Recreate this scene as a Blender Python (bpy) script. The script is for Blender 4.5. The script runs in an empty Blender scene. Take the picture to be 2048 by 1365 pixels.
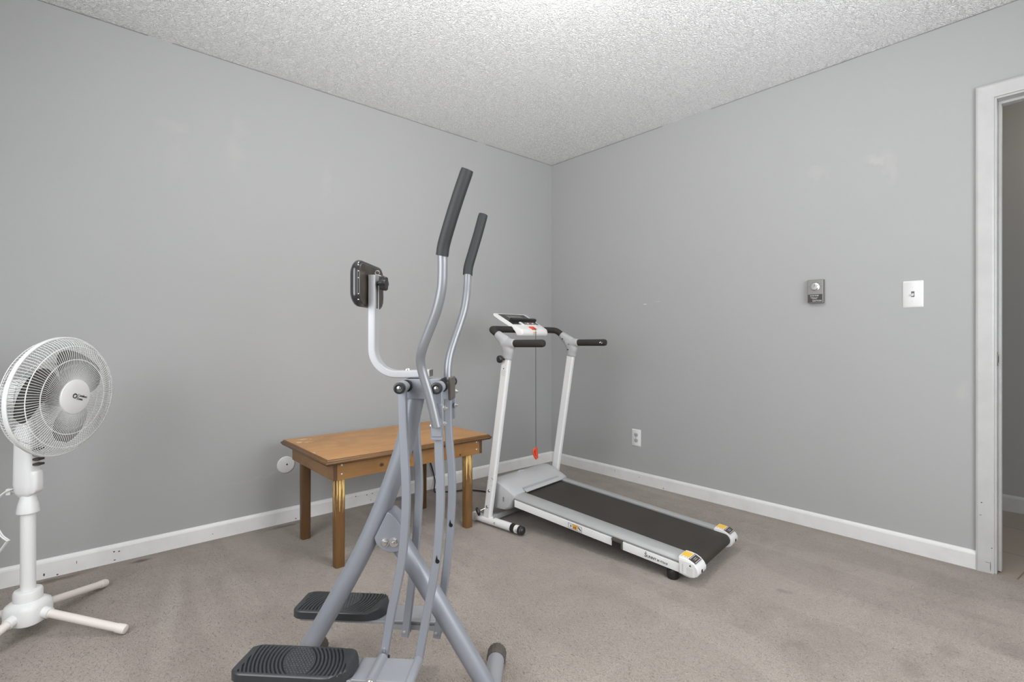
import bpy, bmesh, math, random
from mathutils import Vector, Matrix
random.seed(7)
PI = math.pi
S = bpy.context.scene
C = S.collection

# ------------------------------------------------------------------ camera
TH = math.radians(48.613)
FOCAL_PX = 1009.0
cam_d = bpy.data.cameras.new('camera')
cam = bpy.data.objects.new('camera', cam_d)
C.objects.link(cam)
cam.location = (-2.998, -2.909, 1.017)
cam.rotation_euler = (PI/2, 0, TH - PI/2)
cam_d.sensor_width = 36.0
cam_d.lens = FOCAL_PX/2048*36.0
cam_d.shift_y = -6.5/2048
cam_d.clip_start = 0.02
S.camera = cam

# ------------------------------------------------------------------ world, lights, exposure
w = bpy.data.worlds.new('world'); S.world = w; w.use_nodes = True
w.node_tree.nodes['Background'].inputs[0].default_value = (0.75, 0.85, 1.0, 1)
w.node_tree.nodes['Background'].inputs[1].default_value = 0.6
S.view_settings.view_transform = 'Standard'
S.view_settings.look = 'None'
S.view_settings.gamma = 1.0
S.view_settings.use_curve_mapping = False
S.view_settings.exposure = 0.0
S.cycles.diffuse_bounces = 10
S.cycles.max_bounces = 14

def area(name, loc, rot, sx, sy, power, col):
    d = bpy.data.lights.new(name, 'AREA'); d.shape = 'RECTANGLE'
    d.size = sx; d.size_y = sy; d.energy = power; d.color = col
    o = bpy.data.objects.new(name, d); C.objects.link(o)
    o.location = loc; o.rotation_euler = rot
    return o
# daylight through the two windows behind the photographer
area('daylight_back_window', (-1.75, -3.80, 1.40), (PI/2-.28, 0, 0), 1.7, 1.2, 47, (0.955, 0.975, 1.0))
area('daylight_side_window', (-3.90, -1.95, 1.45), (PI/2-.28, 0, -PI/2), 1.5, 1.2, 35, (0.955, 0.975, 1.0))
# added fill lights at both windows, aimed up to brighten the ceiling
def upward(name, loc, target, sx, sy, power, col, spread):
    o = area(name, loc, (0, 0, 0), sx, sy, power, col); o.data.spread = spread
    from mathutils import Vector
    o.rotation_euler = (Vector(target)-Vector(loc)).to_track_quat('-Z', 'Y').to_euler(); return o
upward('ceiling_fill_back', (-1.75, -3.78, 1.15), (-1.4, -2.2, 2.44), 1.7, .8, 9, (0.97, 0.98, 1.0), 1.35)
upward('ceiling_fill_side', (-3.88, -1.95, 1.15), (-2.2, -1.5, 2.44), 1.5, .8, 9, (0.97, 0.98, 1.0), 1.35)
# unseen point light added to brighten the hallway
hl = bpy.data.lights.new('hallway_fill', 'POINT'); hl.energy = 9.0; hl.shadow_soft_size = .12; hl.color = (1, .92, .82)
ho = bpy.data.objects.new('hallway_fill', hl); C.objects.link(ho); ho.location = (.7, -3.3, 2.3)

# ------------------------------------------------------------------ materials
def mat(name, col, rough=.5, metal=0.0, spec=.5, coat=0.0, emit=None, es=1.0):
    m = bpy.data.materials.new(name); m.use_nodes = True
    b = m.node_tree.nodes['Principled BSDF']
    b.inputs['Base Color'].default_value = (*col, 1)
    b.inputs['Roughness'].default_value = rough
    b.inputs['Metallic'].default_value = metal
    b.inputs['Specular IOR Level'].default_value = spec
    b.inputs['Coat Weight'].default_value = coat
    if emit:
        b.inputs['Emission Color'].default_value = (*emit, 1)
        b.inputs['Emission Strength'].default_value = es
    return m

class N:
    """small node helper"""
    def __init__(s, m):
        s.t = m.node_tree; s.b = s.t.nodes['Principled BSDF']
    def n(s, kind, **kw):
        x = s.t.nodes.new(kind)
        for k, v in kw.items():
            if k in x.inputs: x.inputs[k].default_value = v
            else: setattr(x, k, v)
        return x
    def l(s, a, b): s.t.links.new(a, b)
    def coord(s, out='Object', scale=(1, 1, 1), loc=(0, 0, 0), rot=(0, 0, 0)):
        tc = s.n('ShaderNodeTexCoord'); mp = s.n('ShaderNodeMapping')
        mp.inputs['Scale'].default_value = scale; mp.inputs['Location'].default_value = loc
        mp.inputs['Rotation'].default_value = rot
        s.l(tc.outputs[out], mp.inputs['Vector']); return mp.outputs[0]
    def noise(s, v, scale, detail=2, rough=.5, dist=0):
        x = s.n('ShaderNodeTexNoise'); x.inputs['Scale'].default_value = scale
        x.inputs['Detail'].default_value = detail; x.inputs['Roughness'].default_value = rough
        x.inputs['Distortion'].default_value = dist
        s.l(v, x.inputs['Vector']); return x.outputs['Fac']
    def ramp(s, f, stops):
        x = s.n('ShaderNodeValToRGB'); e = x.color_ramp.elements
        while len(e) < len(stops): e.new(.5)
        for i, (p, c) in enumerate(stops):
            e[i].position = p; e[i].color = (*c, 1) if len(c) == 3 else c
        s.l(f, x.inputs[0]); return x.outputs[0]
    def math(s, op, a, b=None, c=None):
        x = s.n('ShaderNodeMath', operation=op)
        for i, v in enumerate((a, b, c)):
            if v is None: continue
            if isinstance(v, (int, float)): x.inputs[i].default_value = v
            else: s.l(v, x.inputs[i])
        return x.outputs[0]
    def mix(s, f, a, b, blend='MIX'):
        x = s.n('ShaderNodeMixRGB', blend_type=blend)
        for i, v in enumerate((f, a, b)):
            if isinstance(v, (int, float)): x.inputs[i].default_value = v
            elif isinstance(v, tuple): x.inputs[i].default_value = (*v, 1)
            else: s.l(v, x.inputs[i])
        return x.outputs[0]
    def bump(s, h, strength=.3, dist=.01, to=None):
        x = s.n('ShaderNodeBump'); x.inputs['Strength'].default_value = strength
        x.inputs['Distance'].default_value = dist
        s.l(h, x.inputs['Height'])
        s.l(x.outputs[0], s.b.inputs['Normal']); return x.outputs[0]
    def spot(s, v, center, rad, amt, jit=None):
        """soft patch: 1 at the centre, 0 outside; rad is a 3-tuple"""
        sub = s.n('ShaderNodeVectorMath', operation='SUBTRACT'); s.l(v, sub.inputs[0]); sub.inputs[1].default_value = center
        if jit is not None:
            ad = s.n('ShaderNodeVectorMath', operation='ADD'); s.l(sub.outputs[0], ad.inputs[0]); s.l(jit, ad.inputs[1]); src = ad.outputs[0]
        else: src = sub.outputs[0]
        dv = s.n('ShaderNodeVectorMath', operation='DIVIDE'); s.l(src, dv.inputs[0]); dv.inputs[1].default_value = rad
        ln = s.n('ShaderNodeVectorMath', operation='LENGTH'); s.l(dv.outputs[0], ln.inputs[0])
        mr = s.n('ShaderNodeMapRange', interpolation_type='SMOOTHSTEP'); s.l(ln.outputs['Value'], mr.inputs[0])
        mr.inputs[1].default_value = 1.0; mr.inputs[2].default_value = 0.2; mr.inputs[3].default_value = 0; mr.inputs[4].default_value = amt
        return mr.outputs[0]
    def jitter(s, v, scale, amp):
        x = s.n('ShaderNodeTexNoise'); x.inputs['Scale'].default_value = scale; x.inputs['Detail'].default_value = 3
        s.l(v, x.inputs['Vector'])
        a = s.n('ShaderNodeVectorMath', operation='SUBTRACT'); s.l(x.outputs['Color'], a.inputs[0]); a.inputs[1].default_value = (.5, .5, .5)
        m = s.n('ShaderNodeVectorMath', operation='SCALE'); s.l(a.outputs[0], m.inputs[0]); m.inputs['Scale'].default_value = amp
        return m.outputs[0]

# --- wall paint with touch-up patches and scuffs (in room coordinates)
def wall_mat(name, base, patches, scuffs=()):
    m = mat(name, base, .62, spec=.35); k = N(m)
    v = k.coord()
    j = k.jitter(v, 14, .12)
    fac = None
    for c, r, a in patches:
        f = k.spot(v, c, r, a, j); fac = f if fac is None else k.math('MAXIMUM', fac, f)
    big = k.noise(v, 1.3, 2)
    col = k.ramp(big, [(0.25, tuple(x*.985 for x in base)), (0.75, tuple(min(1, x*1.015) for x in base))])
    if fac is not None: col = k.mix(fac, col, tuple(x*1.20 for x in base[:2]) + (base[2]*1.15,))
    fs = None
    for c, r, a in scuffs:
        f = k.spot(v, c, r, a, None); fs = f if fs is None else k.math('MAXIMUM', fs, f)
    if fs is not None: col = k.mix(fs, col, (.75, .75, .74))
    # hairline crack where the wall meets the ceiling
    sep = k.n('ShaderNodeSeparateXYZ'); k.l(v, sep.inputs[0])
    wob = k.noise(v, 5, 3)
    brk = k.noise(v, 2.1, 2)
    lim = k.math('SUBTRACT', 2.4385, k.math('MULTIPLY', wob, .005))
    cr = k.math('MULTIPLY', k.math('GREATER_THAN', sep.outputs[2], lim), k.math('GREATER_THAN', brk, .37))
    col = k.mix(k.math('MULTIPLY', cr, .75), col, (.13, .125, .12))
    k.l(col, k.b.inputs['Base Color'])
    h = k.math('ADD', k.noise(v, 260, 2), k.math('MULTIPLY', k.noise(v, 40, 2), .8))
    k.bump(h, .12, .002)
    return m
WALL = (.392, .394, .391)
M_left = wall_mat('wall_paint_left', WALL,
    [((-2.604, 0, 2.036), (.075, 1, .05), .32), ((-2.33, 0, 2.11), (.05, 1, .09), .28), ((-2.35, 0, 1.965), (.07, 1, .10), .30),
     ((-2.612, 0, 1.87), (.05, 1, .12), .16), ((-1.875, 0, 1.93), (.05, 1, .15), .22), ((-2.25, 0, .27), (.28, 1, .008), .25)],)
M_right = wall_mat('wall_paint_right', WALL,
    [((0, -1.973, 1.90), (1, .07, .06), .35), ((0, -2.24, 1.90), (1, .09, .035), .6), ((0, -2.285, 1.84), (1, .045, .14), .35), ((0, -2.55, .785), (1, .04, .06), .35)],
    [((0, -.899, 1.249), (1, .022, .0045), .8), ((0, -1.0, 1.262), (1, .03, .004), .3)])
M_plain = wall_mat('wall_paint_back', WALL, [])
M_hall = mat('hallway_paint', (.34, .335, .32), .7)
# --- glossy orange-peel / knockdown ceiling
M_ceil = mat('textured_ceiling_paint', (.93, .93, .925), .30, spec=.5); k = N(M_ceil)
v = k.coord(); jj = k.jitter(v, 30, .03)
ad = k.n('ShaderNodeVectorMath', operation='ADD'); k.l(v, ad.inputs[0]); k.l(jj, ad.inputs[1])
n1 = k.noise(ad.outputs[0], 85, 2, .55, .6)
n2 = k.noise(v, 170, 2)
ridge = k.math('SUBTRACT', 1.0, k.math('MULTIPLY', k.math('ABSOLUTE', k.math('SUBTRACT', n1, .5)), 5.0))
ridge = k.math('MAXIMUM', ridge, 0.0)
h = k.math('ADD', ridge, k.math('MULTIPLY', n2, .5))
k.bump(h, 1.0, .0046)
# --- cut pile carpet
M_carpet = mat('taupe_carpet', (.3, .26, .23), .95, spec=.1); k = N(M_carpet)
v = k.coord()
j = k.jitter(v, 9, .10)
big = k.noise(v, 1.6, 3, .55)
mid = k.noise(v, 7, 3, .6, .4)
tuft = k.noise(v, 230, 2, .6, .3)
fleck = k.noise(k.coord(scale=(1.0, .45, 1), rot=(0, 0, .85)), 205, 1, .5, 1.0)
col = k.ramp(big, [(.3, (.280, .235, .197)), (.7, (.362, .312, .266))])
col = k.mix(k.ramp(mid, [(.35, (0, 0, 0)), (.7, (1, 1, 1))]), col, (.375, .325, .282))
vac = k.noise(k.coord(scale=(2.6, .5, 1), rot=(0, 0, .3)), 1.7, 1, .5, .7)        # brushed lanes left by a vacuum cleaner
col = k.mix(k.ramp(vac, [(.50, (0, 0, 0)), (.58, (.38, .38, .38))]), col, (.45, .395, .34))
v2 = k.coord(rot=(0, 0, .202))                                       # a long pale stroke and a pale wedge where the pile lies the other way
col = k.mix(k.spot(v2, (-2.527, -1.22, 0), (.05, .62, 1), .55, k.jitter(v2, 5, .05)), col, (.46, .41, .355))
col = k.mix(k.spot(v, (-2.93, -.80, 0), (.10, .30, 1), .35, k.jitter(v, 4, .15)), col, (.43, .38, .325))
for c, r, a in [((-.837, -2.11, 0), (.035, .03, 1), .55), ((-1.19, -2.28, 0), (.05, .06, 1), .35), ((-.857, -2.62, 0), (.06, .05, 1), .4),
                ((-1.06, -2.56, 0), (.07, .05, 1), .45), ((-.70, -2.77, 0), (.09, .09, 1), .4), ((-.35, -2.55, 0), (.25, .18, 1), .35),
                ((-.55, -1.1, 0), (.5, 1.2, 1), .12), ((-.13, -2.8, 0), (.2, .4, 1), .3)]:
    col = k.mix(k.spot(v, c, r, a, j), col, (.185, .155, .125))
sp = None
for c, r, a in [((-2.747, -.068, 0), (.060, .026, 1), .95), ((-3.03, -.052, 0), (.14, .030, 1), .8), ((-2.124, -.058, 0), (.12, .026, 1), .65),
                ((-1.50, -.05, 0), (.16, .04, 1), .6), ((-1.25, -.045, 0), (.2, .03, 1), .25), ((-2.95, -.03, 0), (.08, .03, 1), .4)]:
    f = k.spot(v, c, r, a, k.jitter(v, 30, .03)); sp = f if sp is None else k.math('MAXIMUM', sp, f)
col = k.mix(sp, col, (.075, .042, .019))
# dusty line against the baseboards
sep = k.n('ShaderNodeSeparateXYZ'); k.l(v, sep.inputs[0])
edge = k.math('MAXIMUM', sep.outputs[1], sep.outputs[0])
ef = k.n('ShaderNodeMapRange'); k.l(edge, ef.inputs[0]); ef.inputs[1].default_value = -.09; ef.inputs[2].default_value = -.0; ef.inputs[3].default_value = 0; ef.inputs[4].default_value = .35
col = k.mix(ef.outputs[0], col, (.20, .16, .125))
col = k.mix(k.ramp(tuft, [(.38, (.42, .42, .42)), (.55, (0, 0, 0))]), col, (.20, .170, .145))
col = k.mix(k.ramp(fleck, [(.25, (.55, .55, .55)), (.33, (0, 0, 0))]), col, (.13, .108, .09))
k.l(col, k.b.inputs['Base Color'])
hh = k.math('ADD', k.math('MULTIPLY', tuft, 1.0), k.math('MULTIPLY', k.ramp(fleck, [(.24, (0, 0, 0)), (.42, (1, 1, 1))]), .6))
hh = k.math('ADD', hh, k.math('MULTIPLY', k.noise(v, 45, 2), .9))
k.bump(hh, .9, .0065)
k.b.inputs['Sheen Weight'].default_value = .25; k.b.inputs['Sheen Roughness'].default_value = .5
# --- white trim paint with nail holes
def trim_mat(name, holes, g=1.0):
    m = mat(name, (.70, .70, .685), .38); k = N(m); v = k.coord()
    col = k.ramp(k.noise(v, 9, 4, .6), [(.3, (.52*g, .52*g, .51*g)), (.6, (.57*g, .57*g, .56*g))])
    f = None
    for c, r in holes:
        x = k.spot(v, c, r, 1.0, None); f = x if f is None else k.math('MAXIMUM', f, x)
    if f is not None: col = k.mix(k.math('GREATER_THAN', f, .3), col, (.06, .05, .045))
    k.l(col, k.b.inputs['Base Color']); k.bump(k.noise(v, 60, 2), .06, .002)
    return m
def hx(x, z, rx=.005, rz=.004): return ((x, 0, z), (rx, 1, rz))
M_trimL = trim_mat('baseboard_paint_left', [hx(-3.072, .018, .004, .008), hx(-3.03, .006), hx(-2.968, .04, .0015, .010), hx(-2.84, .05), hx(-2.822, .047), hx(-2.838, .012, .006, .003),
    hx(-2.046, .012), hx(-1.697, .062), hx(-1.626, .057), hx(-1.59, .058), hx(-1.60, .02, .004, .003), hx(-1.46, .03, .004, .003), hx(-2.45, .03, .003, .003)], 1.42)
M_base = trim_mat('baseboard_paint', [((0, -.65, .05), (1, .0015, .012)), ((0, -.86, .045), (1, .009, .0015)), ((0, -1.05, .01), (1, .004, .006))], 1.3)
M_trim = trim_mat('trim_paint', [((0, -2.613, .30), (1, .004, .003)), ((0, -2.61, .245), (1, .006, .0016)), ((0, -2.645, .11), (1, .003, .003)), ((0, -2.641, .03), (1, .0014, .03)), ((0, -2.632, .045), (1, .012, .0012))], .90)
M_tile = mat('hallway_tile', (.32, .27, .22), .35); k = N(M_tile)
br = k.n('ShaderNodeTexBrick'); k.l(k.coord(rot=(0, 0, .12)), br.inputs['Vector'])
br.inputs['Color1'].default_value = (.33, .285, .235, 1); br.inputs['Color2'].default_value = (.30, .255, .21, 1); br.inputs['Mortar'].default_value = (.16, .13, .11, 1)
br.inputs['Scale'].default_value = 1; br.inputs['Brick Width'].default_value = .45; br.inputs['Row Height'].default_value = .45; br.inputs['Mortar Size'].default_value = .003
k.l(br.outputs[0], k.b.inputs['Base Color'])

M_white = mat('white_plastic', (.74, .74, .73), .35)
M_fanwhite = mat('fan_white_plastic', (.76, .76, .75), .4)
M_cream = mat('creamy_leg_plastic', (.76, .70, .66), .45)
M_powder = mat('white_powder_coat', (.74, .74, .735), .32)
M_greyp = mat('light_grey_plastic', (.44, .44, .445), .45)
M_socket = mat('silver_grey_plastic', (.40, .40, .405), .38)
M_alu = mat('brushed_aluminium', (.43, .435, .435), .42, metal=.35)
k = N(M_alu); k.bump(k.noise(k.coord(scale=(60, 1, 60)), 12, 2), .08, .001)
M_silver = mat('silver_paint', (.285, .300, .332), .42, metal=.30)
k = N(M_silver); k.bump(k.noise(k.coord(), 900, 1), .03, .0005)
M_silver2 = mat('silver_paint_light', (.34, .35, .375), .40, metal=.30)
M_handle = mat('silver_handle_paint', (.245, .252, .265), .36, metal=.35)
M_silver3 = mat('silver_paint_pale', (.42, .42, .43), .45, metal=.2)
M_steel = mat('zinc_bolt', (.75, .75, .74), .22, metal=1.0)
M_black = mat('black_plastic', (.018, .018, .019), .42)
M_rubber = mat('black_foam', (.019, .0205, .0205), .62); k = N(M_rubber); k.bump(k.noise(k.coord(), 500, 2), .12, .001)
M_tread_foam = mat('treadmill_foam', (.022, .0195, .017), .75); k = N(M_tread_foam); k.bump(k.noise(k.coord(), 500, 2), .12, .001)
M_pedal = mat('black_pedal', (.036, .039, .042), .36)
M_belt = mat('running_belt', (.042, .037, .032), .62); k = N(M_belt)
k.l(k.ramp(k.noise(k.coord(), 5, 3), [(.3, (.028, .0235, .018)), (.7, (.038, .033, .026))]), k.b.inputs['Base Color']); k.bump(k.noise(k.coord(), 700, 1), .15, .001)
M_leather = mat('black_vinyl', (.018, .018, .02), .25, coat=.3)
M_padback = mat('pad_backing', (.060, .046, .030), .3); k = N(M_padback)
k.l(k.ramp(k.noise(k.coord(), 22, 3), [(.3, (.012, .009, .006)), (.7, (.055, .042, .026))]), k.b.inputs['Base Color'])
M_dark = mat('dark_void', (.012, .011, .010), .7)
M_blade = mat('fan_blade_smoke', (.10, .10, .096), .6)
M_cap = mat('ridged_brown_cap', (.085, .072, .060), .6)
M_red = mat('safety_key_red', (.72, .085, .03), .4)
M_orange = mat('warning_orange', (.85, .42, .05), .5)
M_sticker = mat('white_sticker', (.78, .78, .77), .5)
M_stickerd = mat('dark_sticker', (.05, .042, .036), .5)
M_ink = mat('dark_ink', (.03, .03, .03), .6)
M_inkgrey = mat('grey_ink', (.33, .33, .33), .6)
M_slot = mat('dark_switch_slot', (.10, .10, .095), .5)
M_brass = mat('thermostat_metal', (.25, .245, .23), .42, metal=.5)
M_knobm = mat('polished_metal', (.8, .8, .78), .2, metal=1.0)
M_screen = mat('console_screen', (.04, .04, .038), .18)
M_screeng = mat('console_lens', (.16, .155, .15), .15)
M_yellow = mat('yellow_label', (.86, .52, .06), .5)
M_hole = mat('hole_black', (.004, .004, .004), .9)
M_lampglass = mat('lamp_glass', (.9, .88, .84), .4, emit=(1.0, .985, .965), es=54.0)
M_glass = bpy.data.materials.new('window_glass'); M_glass.use_nodes = True
M_glass.node_tree.nodes['Principled BSDF'].inputs['Transmission Weight'].default_value = 1.0
M_glass.node_tree.nodes['Principled BSDF'].inputs['Roughness'].default_value = 0.0
M_glass.node_tree.nodes['Principled BSDF'].inputs['IOR'].default_value = 1.05

def wood(name, axis, dark=1.0, wear=None):
    m = mat(name, (.35, .17, .06), .42, coat=.15); k = N(m)
    sc = [9, 9, 9]; sc[axis] = .9
    v = k.coord(scale=tuple(sc))
    g = k.noise(v, 2.2, 5, .6, .9)
    g2 = k.noise(v, 11, 3, .6, .3)
    blotch = k.noise(k.coord(), 5, 3, .6, .5)
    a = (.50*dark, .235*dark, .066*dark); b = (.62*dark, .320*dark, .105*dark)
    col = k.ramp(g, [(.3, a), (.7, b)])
    col = k.mix(k.ramp(g2, [(.35, (.22, .22, .22)), (.6, (0, 0, 0))]), col, (.34*dark, .145*dark, .035*dark))
    col = k.mix(k.ramp(blotch, [(.36, (.5, .5, .5)), (.58, (0, 0, 0))]), col, (.33*dark, .165*dark, .052*dark))
    vv = k.coord()
    if wear == 'top':
        jt = k.jitter(vv, 60, .05)
        for c, r in [((-.405, .17, .49), (.014, .030, 1)), ((-.360, .235, .49), (.034, .012, 1)), ((-.365, .150, .49), (.030, .010, 1)), ((-.330, .22, .49), (.012, .006, 1)), ((-.275, .215, .49), (.010, .008, 1)), ((-.435, -.10, .49), (.012, .018, 1))]:
            col = k.mix(k.spot(vv, c, r, 1.0, jt), col, (.75, .58, .38))
    if wear == 'apron':
        for c, r in [((-.175, -.25, .428), (.016, .2, .0125)), ((.03, -.25, .41), (.009, .2, .008)), ((.27, -.25, .405), (.008, .2, .007))]:
            col = k.mix(k.spot(vv, c, r, 1.2, k.jitter(vv, 40, .004)), col, (.045, .02, .01))
    if wear == 'leg':
        sep = k.n('ShaderNodeSeparateXYZ'); k.l(vv, sep.inputs[0])
        st = k.noise(k.coord(scale=(300, 300, 5)), 1.3, 2)
        zr = k.n('ShaderNodeMapRange'); k.l(sep.outputs[2], zr.inputs[0]); zr.inputs[1].default_value = .22; zr.inputs[2].default_value = .36; zr.inputs[3].default_value = .0; zr.inputs[4].default_value = .17
        thr = k.math('SUBTRACT', .66, zr.outputs[0])
        col = k.mix(k.math('MULTIPLY', k.math('GREATER_THAN', st, thr), k.math('GREATER_THAN', sep.outputs[2], .22)), col, (.80, .55, .20))
    k.l(col, k.b.inputs['Base Color'])
    k.bump(g2, .10, .002)
    return m
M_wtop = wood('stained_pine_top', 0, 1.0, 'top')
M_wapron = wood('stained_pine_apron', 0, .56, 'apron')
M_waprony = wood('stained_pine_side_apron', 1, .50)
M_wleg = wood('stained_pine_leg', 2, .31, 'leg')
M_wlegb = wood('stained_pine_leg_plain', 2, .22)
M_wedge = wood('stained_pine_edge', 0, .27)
M_wend = mat('dark_end_grain', (.10, .052, .026), .6)

# ------------------------------------------------------------------ mesh helpers
def new(): return bmesh.new()
def obj(name, bm, m, parent=None, bevel=0, seg=2, smooth=35, label=None, loc=None, rot=None):
    bmesh.ops.recalc_face_normals(bm, faces=bm.faces[:])
    me = bpy.data.meshes.new(name); bm.to_mesh(me); bm.free()
    for x in (m if isinstance(m, (list, tuple)) else [m]): me.materials.append(x)
    o = bpy.data.objects.new(name, me); C.objects.link(o)
    if parent: o.parent = parent
    if smooth:
        me.shade_smooth(); me.set_sharp_from_angle(angle=math.radians(smooth))
    if bevel:
        b = o.modifiers.new('bevel', 'BEVEL'); b.width = bevel; b.segments = seg; b.limit_method = 'ANGLE'; b.angle_limit = math.radians(35)
        b.harden_normals = False
        me.shade_smooth()
        for e in me.edges: e.use_edge_sharp = False
        b.harden_normals = True
    if label: o['label'] = label
    if loc: o.location = loc
    if rot: o.rotation_euler = rot
    return o
def wn(o):
    for p in o.data.polygons: p.use_smooth = True
    for e in o.data.edges: e.use_edge_sharp = False
    for e_ in o.data.edges: pass
    bmx = bmesh.new(); bmx.from_mesh(o.data)
    for e in bmx.edges:
        if len(e.link_faces) == 2 and e.calc_face_angle() > math.radians(50): e.smooth = False
    bmx.to_mesh(o.data); bmx.free()
    m_ = o.modifiers.new('weighted_normal', 'WEIGHTED_NORMAL'); m_.keep_sharp = True; m_.weight = 80
    return o
def tag(o, label, cat, group=None, kind=None):
    if label: o['label'] = label
    if cat: o['category'] = cat
    if group: o['group'] = group
    if kind: o['kind'] = kind
    return o
def thing(name, loc, rz, label, cat, group=None):
    o = bpy.data.objects.new(name, None); C.objects.link(o); o.empty_display_size = .1
    o.location = loc; o.rotation_euler = (0, 0, rz)
    return tag(o, label, cat, group)
def box(bm, x0, x1, y0, y1, z0, z1, mi=0):
    vs = [bm.verts.new((x, y, z)) for x in (x0, x1) for y in (y0, y1) for z in (z0, z1)]
    for q in ((0, 1, 3, 2), (4, 6, 7, 5), (0, 4, 5, 1), (2, 3, 7, 6), (0, 2, 6, 4), (1, 5, 7, 3)):
        f = bm.faces.new([vs[i] for i in q]); f.material_index = mi
    return vs
def obox(bm, c, ax, half, mi=0):
    """oriented box: centre, three axes, half sizes"""
    c = Vector(c); ax = [Vector(a).normalized() for a in ax]
    vs = []
    for sx in (-1, 1):
        for sy in (-1, 1):
            for sz in (-1, 1):
                vs.append(bm.verts.new(c + ax[0]*sx*half[0] + ax[1]*sy*half[1] + ax[2]*sz*half[2]))
    for q in ((0, 1, 3, 2), (4, 6, 7, 5), (0, 4, 5, 1), (2, 3, 7, 6), (0, 2, 6, 4), (1, 5, 7, 3)):
        bm.faces.new([vs[i] for i in q]).material_index = mi
def loft(bm, rings, closed=False, caps=True, mi=0):
    R = [[bm.verts.new(p) for p in r] for r in rings]
    n = len(R[0]); m = len(R)
    for i in range(m if closed else m-1):
        a, b = R[i], R[(i+1) % m]
        for j in range(n):
            bm.faces.new((a[j], a[(j+1) % n], b[(j+1) % n], b[j])).material_index = mi
    if caps and not closed:
        bm.faces.new(R[0]).material_index = mi; bm.faces.new(R[-1]).material_index = mi
    return R
def circ(n=16): return [(math.cos(2*PI*i/n), math.sin(2*PI*i/n)) for i in range(n)]
def rrect(wx, wy, r, s=3):
    out = []
    for cx_, cy_, a0 in ((wx/2-r, wy/2-r, 0), (-wx/2+r, wy/2-r, PI/2), (-wx/2+r, -wy/2+r, PI), (wx/2-r, -wy/2+r, 1.5*PI)):
        for i in range(s+1):
            a = a0+PI/2*i/s; out.append((cx_+r*math.cos(a), cy_+r*math.sin(a)))
    return out
def catmull(pts, k=8):
    P = [Vector(p) for p in pts]; P = [2*P[0]-P[1]] + P + [2*P[-1]-P[-2]]
    out = []
    for i in range(1, len(P)-2):
        a, b, c, d = P[i-1:i+3]
        for j in range(k):
            t = j/k
            out.append(.5*((2*b)+(c-a)*t+(2*a-5*b+4*c-d)*t*t+(3*b-a-3*c+d)*t**3))
    out.append(P[-2]); return out
def bezier_fillet(pts, r=.03, k=6):
    """polyline with rounded corners"""
    P = [Vector(p) for p in pts]; out = [P[0]]
    for i in range(1, len(P)-1):
        a, b, c = P[i-1], P[i], P[i+1]
        u = (a-b); v = (c-b); rr = min(r, u.length*.48, v.length*.48)
        p0 = b+u.normalized()*rr; p2 = b+v.normalized()*rr
        for j in range(k+1):
            t = j/k; out.append((1-t)**2*p0+2*t*(1-t)*b+t*t*p2)
    out.append(P[-1]); return out
def tube(bm, pts, r, n=16, caps=True, mi=0, closed=False):
    P = [Vector(p) for p in pts]; m = len(P)
    rs = r if isinstance(r, (list, tuple)) else [r]*m
    T = []
    for i in range(m):
        if closed: t = P[(i+1) % m]-P[i-1]
        else: t = P[min(i+1, m-1)]-P[max(i-1, 0)]
        T.append(t.normalized())
    up = Vector((0, 0, 1)) if abs(T[0].z) < .9 else Vector((1, 0, 0))
    nrm = (up - T[0]*up.dot(T[0])).normalized(); rings = []
    for i in range(m):
        if i:
            nrm = (nrm - T[i]*nrm.dot(T[i]))
            nrm = nrm.normalized()
        bi = T[i].cross(nrm)
        rings.append([P[i]+rs[i]*(math.cos(2*PI*j/n)*nrm+math.sin(2*PI*j/n)*bi) for j in range(n)])
    return loft(bm, rings, closed, caps, mi)
def sweep(bm, pts, sec, up, caps=True, mi=0):
    """sweep section (a along tangent x up, b along up)"""
    P = [Vector(p) for p in pts]; up = Vector(up).normalized(); rings = []; m = len(P)
    for i in range(m):
        t = (P[min(i+1, m-1)]-P[max(i-1, 0)]).normalized()
        u = (up - t*up.dot(t)).normalized(); s_ = t.cross(u)
        rings.append([P[i]+s_*a+u*b for a, b in sec])
    return loft(bm, rings, False, caps, mi)
def prism(bm, poly, o, ax, ay, az, h, mi=0):
    """polygon in the (ax, ay) plane at o, extruded h along az"""
    o, ax, ay, az = Vector(o), Vector(ax), Vector(ay), Vector(az)
    a = [o+ax*p[0]+ay*p[1] for p in poly]
    return loft(bm, [a, [q+az*h for q in a]], mi=mi)
def lathe(bm, prof, o=(0, 0, 0), axis=(0, 0, 1), n=32, mi=0, caps=True):
    o = Vector(o); az = Vector(axis).normalized()
    ax = az.orthogonal().normalized(); ay = az.cross(ax)
    rings = [[o+az*h+(ax*math.cos(2*PI*j/n)+ay*math.sin(2*PI*j/n))*max(r, 1e-5) for j in range(n)] for r, h in prof]
    return loft(bm, rings, False, caps, mi)
def cyl(bm, a, b, r, n=20, r2=None, mi=0):
    a, b = Vector(a), Vector(b); d = b-a
    lathe(bm, [(r, 0), (r if r2 is None else r2, d.length)], a, d, n, mi)
def bolt(bm, p, axis, r=.008, h=.006, n=16):
    """domed bolt head"""
    lathe(bm, [(r*1.25, 0), (r*1.25, h*.2), (r, h*.25), (r*.95, h*.6), (r*.7, h*.9), (r*.3, h)], p, axis, n)
def hexnut(bm, p, axis, r=.008, h=.006):
    lathe(bm, [(r*1.3, 0), (r*1.3, h*.15)], p, axis, 16)
    lathe(bm, [(r, 0), (r, h), (r*.5, h), (r*.5, h*1.7), (r*.3, h*1.8)], p, axis, 6)
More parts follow.
